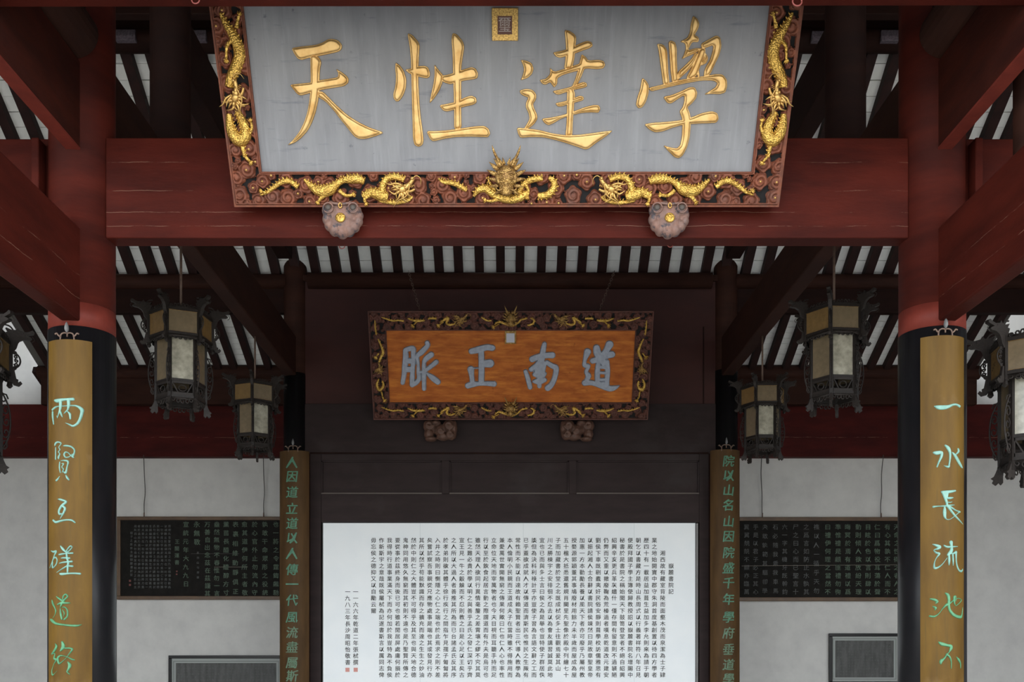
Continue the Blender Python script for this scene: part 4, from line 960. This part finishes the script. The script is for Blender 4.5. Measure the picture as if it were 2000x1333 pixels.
# ---------- beast corbels under the front signboard ----------
def remesh(o, v, sm=4):
    r = o.modifiers.new('r', 'REMESH'); r.mode = 'VOXEL'; r.voxel_size = v; r.use_smooth_shade = True
    s = o.modifiers.new('s', 'SMOOTH'); s.iterations = sm; s.factor = .5
def beast(px, label):
    Y = 6.1; c = P(px, 398, Y); t = empty('beast_corbel', (c.x, Y, c.z)); tag(t, label, 'corbel', 'painted beast corbels under the grey signboard')
    k = Y/FPX; mb = MB()
    B = lambda x, y, d, rx, ry, rz: mb.ball((x*k, d*k, -y*k), rx*k, rz*k, ry*k, 14, 10)
    B(0, 20, 12, 32, 24, 26); B(-24, 13, 2, 15, 14, 14); B(24, 13, 2, 15, 14, 14); B(0, 36, 8, 27, 19, 20)
    for a, b, r in ((-30, 28, 9), (-25, 39, 10), (-15, 48, 11), (0, 52, 12), (14, 49, 11), (25, 41, 10), (32, 31, 9), (34, 20, 8)): B(a, b, 8, r, r*1.1, r*1.4)
    mb.box(-26*k, 26*k, -6*k, 30*k, -6*k, 4*k)
    o = mb.build('head', M['corbel'], t, True); remesh(o, .0055, 3)
    for d in (-1, 1):
        e = MB().tube([(d*24*k+9.5*k*math.cos(a), -11.5*k, -13*k+9.5*k*math.sin(a)) for a in [j*math.pi/8 for j in range(17)]], 1.6*k, 6)
        e.build('eye_rim', M['corbel'], t, True)
        MB().ball((d*24*k, -10.5*k, -12*k), 6*k, 4*k, 6*k).build('eye', mat('dull_eye', (.07, .055, .045), rough=.6), t, True)
    nb = MB().ball((0, -13*k, -33*k), 10*k, 4*k, 9.5*k, 14, 10)
    nb.build('gilt_nose', M['gold_scale'], t, True)
    MB().tube([(3*k*math.cos(a), -14.5*k, -10*k+5*k*math.sin(a)) for a in [j*math.pi/6 for j in range(13)]], 1.5*k, 5).build('brow_mark', M['gold'], t, True)
    MB().tube([(-30*k, -2*k, -2*k), (-18*k, -9*k, -3*k), (0, -11*k, -6*k), (18*k, -9*k, -3*k), (30*k, -2*k, -2*k)], 2.6*k, 6, 3).build('brow', M['corbel'], t, True)
    return t
beast(667, 'painted beast head corbel under the left half of the grey signboard'); beast(1306, 'painted beast head corbel under the right half of the grey signboard')
def rear_corbel(px, label, flip):
    Y = 12.15; c = P(px, 819, Y); t = empty('carved_corbel', (c.x, Y, c.z)); tag(t, label, 'corbel', 'brown carved corbels under the amber signboard')
    k = Y/FPX; mb = MB(); s = flip
    B = lambda x, y, d, rx, ry: mb.ball((s*x*k, d*k, -y*k), rx*k, 12*k, ry*k, 10, 8)
    for a in ((-22, 12, 8, 12, 12), (-22, 28, 8, 10, 12), (18, 12, 6, 13, 12), (22, 28, 8, 11, 12), (0, 20, 10, 14, 12), (6, 33, 8, 14, 8), (-8, 6, 10, 10, 6), (-18, 38, 6, 12, 5), (28, 16, 10, 6, 16)): B(*a)
    for cx_, cy_, r in ((-20, 13, 9), (18, 13, 9), (2, 24, 7), (20, 30, 8)):
        mb.tube([(s*(cx_+r*(1-j/16)*math.cos(j*.75))*k, -5*k, -(cy_+r*(1-j/16)*math.sin(j*.75))*k) for j in range(14)], 2.0*k, 6)
    o = mb.build('carving', M['corbel_dark'], t, True); remesh(o, .009, 2)
    return t
rear_corbel(859, 'brown carved corbel under the left half of the amber signboard', 1); rear_corbel(1128, 'brown carved corbel under the right half of the amber signboard', -1)
# iron rings
def ring(px, py, Y, r, label):
    c = P(px, py, Y); t = empty('iron_ring', c); tag(t, label, 'ring', 'small red iron rings under the beams')
    MB().tube([(r*math.cos(a), .002*math.sin(a), r*math.sin(a)) for a in [j*math.pi/10 for j in range(21)]], r*.17, 6).build('ring', M['ringred'], t, True)
    MB().tube([(0, 0, r*.9), (0, 0, r*2.2)], r*.25, 6).build('eye_bolt', M['ringred'], t, True)
ring(668, 481, 6.33, .018, 'red iron ring under the front lintel below the left beast corbel')
ring(1309, 478, 6.33, .018, 'red iron ring under the front lintel below the right beast corbel')
ring(1557, 3, 4.97, .024, 'red iron ring at the top edge above the signboard right corner')
ring(382, 0, 4.97, .02, 'red iron ring at the top edge above the signboard left corner')
# ---------- palace lanterns ----------
def fret(mb, x0, x1, z, h, d, y=0, n=5, up=1):
    """row of little scrolls in the plane y=const between x0..x1"""
    w_ = (x1-x0)/n; r = min(w_*.5, h*.5)
    for i in range(n):
        cx = x0+w_*(i+.5); hh = h*(.55+.45*math.sin(math.pi*(i+.5)/n))
        pts = []
        for j in range(9):
            a = -math.pi/2+j*.85; q = r*(1-j/13)
            pts.append((cx+q*math.cos(a)*(1 if i % 2 else -1), y, z+up*(hh*.5+hh*.5*(1-j/13)*math.sin(a))))
        mb.tube(pts, d, 4)
    return mb
def wing(mb, r0, z0, z1, w_, d=.0055):
    """filigree wing in the radial plane (x=r)"""
    n = 5; pts = []
    for i in range(n+1):
        f = i/n; pts.append((r0+w_*math.sin(math.pi*f)**.7, 0, z0+(z1-z0)*f))
    mb.tube(pts, d, 4, 3)
    for i in range(n):
        f = (i+.5)/n; c = (r0+w_*.5*math.sin(math.pi*f)**.7, z0+(z1-z0)*f); q = (abs(z1-z0)/n)*.52
        mb.tube([(c[0]+min(q, w_*.5)*(1-j/11)*math.cos(j*.9+i), 0, c[1]+q*(1-j/11)*math.sin(j*.9+i)) for j in range(9)], d*.9, 4)
HEADPOLY = [(-.006,-.075),(-.008,-.01),(-.020,.02),(-.030,.045),(-.012,.050),(-.028,.075),(.005,.066),(.030,.070),(.040,.088),(.052,.070),(.085,.066),(.110,.074),(.128,.086),(.142,.076),(.140,.062),(.122,.056),(.095,.047),(.118,.038),(.128,.028),(.112,.020),(.080,.016),(.056,.002),(.044,-.016),(.034,-.05),(.018,-.075)]
def make_lantern(label, s, loc, rot, rod_h, mats=('glass_amber', 'glass_grey', 'glass_pale')):
    t = empty('palace_lantern', loc, (0, 0, 0)); tag(t, label, 'lantern', 'hexagonal wooden palace lanterns hanging in the hall')
    R, r = .257, .200; ZC = -.045
    hz = lambda k: rot+k*math.pi/3
    def place(o, ang): o.rotation_euler = (0, 0, ang); return o
    ap = lambda q: q*math.cos(math.pi/6)
    protos = {}
    def rep(key, build, n=6, half=False):
        """build() makes the proto object tree once; copies are rotated"""
        o = build(); 
        outs = [o]
        for k in range(1, n): c = copy_tree(o, t); outs.append(c)
        for k, q in enumerate(outs): place(q, hz(k)+(math.pi/6 if half else 0))
        return outs
    S = Matrix.Scale(s, 4)
    def B(mb, name, m, parent=t, smooth=False, bevel=0):
        mb.tf(S); return mb.build(name, M[m], parent, smooth, bevel=bevel)
    # sides lie on local +x after half turn: plane x = apothem
    def BZ(mb, *a_, **k_): mb.tf(Matrix.Translation((0, 0, ZC))); return B(mb, *a_, **k_)
    def crown_side():
        a = ap(R); h = R/2
        o = BZ(MB().box(a-.010, a+.012, -h, h, .200, .222), 'crown_rail', 'lwood')
        BZ(MB().box(a-.010, a+.012, -h, h, 0, .022), 'lower_rail', 'lwood', o)
        pn = MB().box(a-.003, a+.002, -h*.93, h*.93, .020, .202); BZ(pn, 'crown_pane', mats[0], o)
        for z in (.022, .197): BZ(MB().box(a+.002, a+.006, -h*.9, h*.9, z, z+.004), 'gilt_line', 'gold_dull', o)
        f = MB(); fret(f, -h*.85, h*.85, .222, .045, .0055, 0, 7); fret(f, -h*.9, h*.9, 0, .045, .0055, 0, 6, -1)
        f.box(-h*.7, h*.7, -.004, .004, .222, .236); f.box(-h*.9, h*.9, -.004, .004, -.02, .0)
        f.tf(Matrix.Translation((a, 0, 0)) @ Matrix.Rotation(math.pi/2, 4, 'Z')); BZ(f, 'fretwork', 'lfret', o, True)
        return o
    cs = rep('crown', crown_side, half=True)
    for k, o in enumerate(cs):
        # crown pane turned to the viewer gets the greyer glass, the others stay amber
        ang = (hz(k)+math.pi/6) % (2*math.pi); facing = math.cos(ang-math.atan2(-loc[1], -loc[0]))
        if facing > .82:
            for ch in o.children:
                if ch.name.startswith('crown_pane'):
                    ch.data = ch.data.copy(); ch.data.materials[0] = M[mats[1]]
    def post():
        mb = MB(); mb.box(R-.016, R+.016, -.016, .016, -.035, .235); mb.tube([(R, 0, -.035, .014), (R, 0, -.06, .02), (R, 0, -.075, .006)], .01, 7)
        o = BZ(mb, 'crown_post', 'lwood')
        h = MB().prism(HEADPOLY, lambda a, b, q: (R+.004+a, q, .235+b), -.015, .015)
        for sg in (-1, 1): h.ball((R+.075, sg*.013, .235+.055), .008, .006, .008, 6, 5)
        h.tube([(R+.02, 0, .235+.07), (R+.0, 0, .235+.09), (R-.03, 0, .235+.095)], .006, 5, 3)
        h.tube([(R+.135, .006, .235+.05), (R+.15, .01, .235+.03), (R+.13, .01, .235+.01)], .003, 4, 3)
        BZ(h, 'dragon_head', 'lfret', o, bevel=.003)
        wg = MB(); wing(wg, R+.018, .17, .05, .045); BZ(wg, 'filigree', 'lfret', o, True)
        ft = MB().prism([(0,.05),(.0,-.03),(.012,-.05),(.045,-.055),(.062,-.035),(.050,-.020),(.036,-.030),(.038,-.012),(.026,-.008),(.022,.01),(.014,.05)], lambda a, b, q: (R+.012+a, q, b), -.010, .010)
        BZ(ft, 'hook_foot', 'lfret', o, bevel=.002)
        return o
    rep('post', post)
    def BB(mb, *a_, **k_):
        mb.tf(Matrix.Scale(1.10, 4, (0, 0, 1))); return B(mb, *a_, **k_)
    def body_side():
        a = ap(r); h = r/2
        o = BB(MB().box(a-.009, a+.010, -h, h, -.054, -.036), 'body_rail', 'lwood')
        for z in (-.375, -.50): BB(MB().box(a-.009, a+.010, -h, h, z-.009, z+.009), 'lower_rail', 'lwood', o)
        BB(MB().box(a-.004, a+.001, -h*.92, h*.92, -.370, -.05), 'body_pane', mats[2], o)
        pn = MB(); pn.box(a-.004, a+.006, -h*.9, h*.9, -.492, -.470); pn.box(a-.004, a+.006, -h*.9, h*.9, -.402, -.383)
        for sg in (-1, 1): pn.bar((a, sg*h*.8, -.40), (a, sg*h*.35, -.475), .008, .014, (1, 0, 0)); pn.box(a-.004, a+.006, sg*h*.9-.008, sg*h*.9+.008, -.49, -.385)
        pn.tube([(a+.003, .030*math.cos(q), -.437+.024*math.sin(q)) for q in [j*math.pi/6 for j in range(13)]], .005, 5)
        BB(pn, 'pierced_panel', 'lfret', o)
        f = MB(); fret(f, -h*.9, h*.9, -.509, .05, .0055, 0, 5, -1); f.box(-h*.9, h*.9, -.004, .004, -.522, -.505)
        f.tf(Matrix.Translation((a, 0, 0)) @ Matrix.Rotation(math.pi/2, 4, 'Z')); BB(f, 'fretwork', 'lfret', o, True)['kind'] = 'stuff'
        return o
    bs = rep('body', body_side, half=True)
    for k, o in enumerate(bs):
        if math.cos(hz(k)+math.pi/6-math.atan2(-loc[1], -loc[0])) < .82:  # body panes turned away from the viewer take the darker copy
            for ch in o.children:
                if ch.name.startswith('body_pane'):
                    ch.data = ch.data.copy(); ch.data.materials[0] = M[mats[1]]
    def bpost():
        mb = MB(); mb.box(r-.014, r+.014, -.014, .014, -.56, -.02); mb.tube([(r, 0, -.50, .012), (r, 0, -.515, .02), (r, 0, -.53, .012)], .01, 7)
        o = BB(mb, 'body_post', 'lwood')
        wg = MB(); wing(wg, r+.014, -.14, -.47, .048); BB(wg, 'filigree', 'lfret', o, True)
        ft = MB().prism([(-.012,.04),(-.014,-.045),(.0,-.06),(.012,-.045),(.030,-.060),(.048,-.045),(.040,-.030),(.055,-.018),(.036,-.008),(.026,.012),(.014,.04)], lambda a, b, q: (r+a, q, -.555+b), -.011, .011)
        BB(ft, 'leaf_foot', 'lfret', o, bevel=.002)
        return o
    rep('bpost', bpost)
    # cross bars at top and bottom, soffit ring between crown and body
    sp = MB()
    for k in range(3):
        A = hz(k); sp.bar((R*math.cos(A), R*math.sin(A), .20), (-R*math.cos(A), -R*math.sin(A), .20), .02, .016)
        sp.bar((r*math.cos(A), r*math.sin(A), -.50), (-r*math.cos(A), -r*math.sin(A), -.50), .02, .016)
    B(sp, 'cross_bars', 'lwood')
    hexr = lambda q, z: [(q*math.cos(hz(k)), q*math.sin(hz(k)), z) for k in range(6)]
    rg = MB(); rg.add(hexr(R, -.045)+hexr(r, -.05), [(k, (k+1) % 6, 6+(k+1) % 6, 6+k) for k in range(6)]); B(rg, 'soffit', 'lfret')
    MB().tube([(0, 0, .20*s), (0, 0, rod_h)], .011*s, 8).build('hanging_rod', M['iron'], t, True)
    MB().tube([(0, 0, .22*s, .02*s), (0, 0, .27*s, .012*s)], .01, 8).build('rod_socket', M['lwood'], t, True)
    return t
d2 = math.radians
ztie = 5.085
def lan(label, px, py, Y, s, rotdeg, ztop):
    z = Zat(py, Y); return make_lantern(label, s, (Xat(px, Y), Y, z), d2(rotdeg), ztop-z)
# py = crown bottom line at lantern centre
lan('large lantern hanging left of the amber board, nearest the front left column', 353.5, 659, 8.2, 1.0, 23, ztie)
lan('small lantern at left, hanging beside the rear left column', 498, 785, 10.75, .95, 38, ztie)
lan('large lantern hanging right of the amber board, nearest the front right column', 1629, 652, 8.2, 1.0, 5, ztie)
lan('small lantern at right, hanging beside the rear right column', 1489, 789, 10.75, .95, 59, ztie)
lan('lantern cut off by the left edge, only its dragon finials showing', -70, 708, 6.75, 1.13, 39, 4.9)
lan('lantern cut off by the right edge beside the golden board', 2024, 727, 6.75, 1.15, 21, 4.9)

# ---------- wall-hung inscriptions ----------
def wall_board(name, x0, x1, y0, y1, fw, label, fm, pm, cat='picture', Y=14.40, wires=()):
    zc = Zat(y0, Y); t = empty(name, (Xat((x0+x1)/2, Y), Y, Zat(y1, Y))); tag(t, label, cat)
    kk = Y/FPX; W = (x1-x0)*kk/2; H = (y1-y0)*kk; f = fw*kk
    fr = MB(); fr.box(-W, W, -.03, .03, 0, f).box(-W, W, -.03, .03, H-f, H).box(-W, -W+f, -.03, .03, f, H-f).box(W-f, W, -.03, .03, f, H-f)
    fr.build('frame', fm, t, bevel=.006)
    MB().box(-W+f*.9, W-f*.9, -.008, .02, f*.9, H-f*.9).build('panel', pm, t)
    for (wx, ws) in wires:
        X = (wx-(x0+x1)/2)*kk; Xt = (ws-(x0+x1)/2)*kk; h2 = Zat(892, 14.3)-Zat(y1, Y)+.02
        pts = [(X, -.02, H), (X-.004, -.02, H+(h2-H)*.2), (X+(Xt-X)*.4+.006, -.03, H+(h2-H)*.4), (X+(Xt-X)*.7-.005, -.05, H+(h2-H)*.7), (Xt, -.11, h2)]
        MB().tube(pts, .006, 5, 4).build('hanging_wire', M['wire'], t, True)
        MB().tube([(X, -.03, H-.01), (X, -.03, H+.06)], .010, 6).build('hook', M['iron'], t, True)
    return t, kk
def wtext(t, kk, x0, x1, y1, Y, text, px, py, pitch, size, m, name='text_column', off=.006):
    mb = MB(); zc = Zat(y1, Y)
    for r, ch in enumerate(text):
        put(mb, ch, (px-(x0+x1)/2)*kk+random.uniform(-.4, .4)*kk, Zat(py+r*pitch, Y)-zc, size*kk, lambda a, b: (a, -.0095, b), off)
    mb.build(name, M[m], t)['kind'] = 'stuff'
bx = (229.5, 560, 1010, 1172)
t, kk = wall_board('wall_inscription', *bx, 7, 'black board with green Chinese text hanging on the left white wall', M['oak'], M['blackboard'], 'sign', wires=((283, 286), (516, 518)))
q = lambda x: 220+x/6.06
LCOL = [(1935, "也一將之令霆鍧飆馳"), (1805, "孰敢干命眾形之役統"), (1685, "於心官外止勿流內守"), (1565, "愈其道伊何所主者敬"), (1455, "表裏相維動靜俱正"), (1345, "薰苗長醯化醴醇方寸"), (1235, "盎然無物不春惟勿一言"), (1125, "万善自出念茲在茲謹其")]
for x, tx in LCOL: wtext(t, kk, bx[0], bx[1], bx[3], 14.40, tx, q(x), 1000+155/6.06, 104*9/len(tx)/6.06*.97, 11.5, 'chalk', off=.012)
wtext(t, kk, bx[0], bx[1], bx[3], 14.40, "永無斁", q(1000), 1000+155/6.06, 17.2, 12.5, 'chalk', off=.012)
wtext(t, kk, bx[0], bx[1], bx[3], 14.40, "宣統元年大九九日", q(870), 1000+155/6.06, 16.6, 11.5, 'chalk', off=.012)
wtext(t, kk, bx[0], bx[1], bx[3], 14.40, "王闓運書", q(765), 1000+358/6.06, 13.5, 9.5, 'chalk', off=.012)
wtext(t, kk, bx[0], bx[1], bx[3], 14.40, "真西山勿齋箴", q(1012), 1000+490/6.06, 9.6, 5, 'chalk_small')
SRC = "南軒先生嘗謂四箴之作乃以視聽言動爲綱其要只在一勿字而已學者於此用力焉則仁不可勝用矣西山真氏勿齋箴深得程子之意余主講嶽麓書於堂壁俾諸生朝夕觀省焉光緒中葉以來世變日亟士習漸漓願與同志共勉之"
for c in range(11):
    n = 17 if c not in (10,) else 12; st = (c*11) % 60
    wtext(t, kk, bx[0], bx[1], bx[3], 14.40, (SRC+SRC)[st:st+n], q(676-c*45), 1000+(175+(0 if c < 10 else 80))/6.06, 45/6.06, 5.6, 'chalk_small')
for (x, y) in ((208, 820), (208, 868), (762, 708), (760, 742)):
    kx = (q(x)-(bx[0]+bx[1])/2)*kk; kz = Zat(1000+y/6.06, 14.4)-Zat(bx[3], 14.4); r_ = 2.0*kk*(1 if y > 750 else .7)
    MB().box(kx-r_, kx+r_, -.0105, -.0085, kz-r_, kz+r_).build('seal_mark', mat('dim_red_seal', (.16, .05, .04), rough=.7), t)
for x0_, x1_, y_ in ((1205, 1600, 657), (930, 1500, 500)):
    a = (q(x0_)-(bx[0]+bx[1])/2)*kk; b = (q(x1_)-(bx[0]+bx[1])/2)*kk; z = Zat(1000+y_/6.06, 14.4)-Zat(bx[3], 14.4)
    MB().box(a, b, -.011, -.009, z-.0022, z+.0022).build('scratch', M['scratch'] if y_ > 600 else mat('faint_scratch', (.06, .055, .05), rough=.7), t)
bx = (1432, 1790, 1011, 1175)
t, kk = wall_board('wall_inscription', *bx, 7.5, 'black board with dim green Chinese text hanging on the right white wall', M['oak'], M['blackboard'], 'sign', wires=((1488, 1484), (1719.5, 1720)))
q = lambda x: 1440+x/6.06
RC = ["天命之性得之者人之", "有心其孰不仁人而不", "仁曰爲物役耳蕩於聲", "目眩於色以言則肆以", "動則傾人欲放紛天理", "晦冥於焉有道禮以爲", "準惟禮是顧匪禮勿徇", "曰禮伊何理之當然不", "襍以人一循乎天勿", "之爲言如防止水孰其", "尸之曰心而已聖言十", "六一字其機牙既幹鈞", "石必隨我乘我車馬", "夬敢孰範其驅卻學", "乎是以君子必正其心", "翼翼兢兢不顯亦臨萬"]
RX = [1885, 1775, 1655, 1545, 1430, 1305, 1190, 1070, 935, 815, 690, 560, 450, 325, 215, 110]
for i, (tx, x) in enumerate(zip(RC, RX)):
    wtext(t, kk, bx[0], bx[1], bx[3], 14.40, tx, q(x), 1000+185/6.06, 96*9/len(tx)/6.06, 11.8 if i < 11 else 11, 'chalk' if i < 8 else 'chalk_small', off=.010 if i < 8 else 0)
a = (q(50)-(bx[0]+bx[1])/2)*kk; b = (q(1950)-(bx[0]+bx[1])/2)*kk; z = Zat(1000+636/6.06, 14.4)-Zat(bx[3], 14.4)
MB().hexa([(a, -.011, z-.012), (b, -.011, z+.006), (b, -.009, z+.006), (a, -.009, z-.012)], [(a, -.011, z-.008), (b, -.011, z+.010), (b, -.009, z+.010), (a, -.009, z-.008)]).build('scratch', M['scratch'], t)
# framed rubbings lower down
def rubbing(x0, x1, y0, y1, ix0, ix1, iy0, iy1, label, n):
    t, kk = wall_board('framed_rubbing', x0, x1, y0, y1, 6, label, M['black'], mat('grey_mount', (.30, .32, .30), rough=.5), 'picture')
    cx_ = (x0+x1)/2; z0 = Zat(y1, 14.4)
    MB().box((ix0-cx_)*kk, (ix1-cx_)*kk, -.011, -.007, Zat(iy1, 14.4)-z0, Zat(iy0, 14.4)-z0).build('rubbing_sheet', mat('ink_rubbing', (.045, .045, .042), (.09, .09, .085), .6, nscale=6, scale=(3, 3, .6)), t)
    e = 1.0
    for a, b, c, d in ((ix0-5, ix1+5, iy0-4, iy0-3), (ix0-5, ix1+5, iy1+3, iy1+4), (ix0-5, ix0-4, iy0-4, iy1+4), (ix1+4, ix1+5, iy0-4, iy1+4)):
        MB().box((a-cx_)*kk, (b-cx_)*kk, -.0105, -.007, Zat(d, 14.4)-z0, Zat(c, 14.4)-z0).build('mount_line', mat('mount_line', (.14, .15, .14), rough=.6), t)
    k = 0; y = iy0+5
    while y < min(iy1-3, 1336):
        mb = MB(); x = ix0+5
        while x < ix1-4:
            put(mb, SRC[k % len(SRC)], (x-cx_)*kk, Zat(y, 14.4)-z0, 4.4*kk, lambda a, b: (a, -.0118, b)); k += 7; x += 5.6
        mb.build('text_row', M['chalk_small'], t)['kind'] = 'stuff'; y += 5.6
rubbing(330, 590, 1281, 1400, 344, 540, 1296, 1390, 'black framed ink rubbing low on the left wall under the inscription board', 0)
rubbing(1619, 1761, 1238, 1338, 1631, 1745, 1252, 1324, 'black framed ink rubbing low on the right wall beside the column', 0)
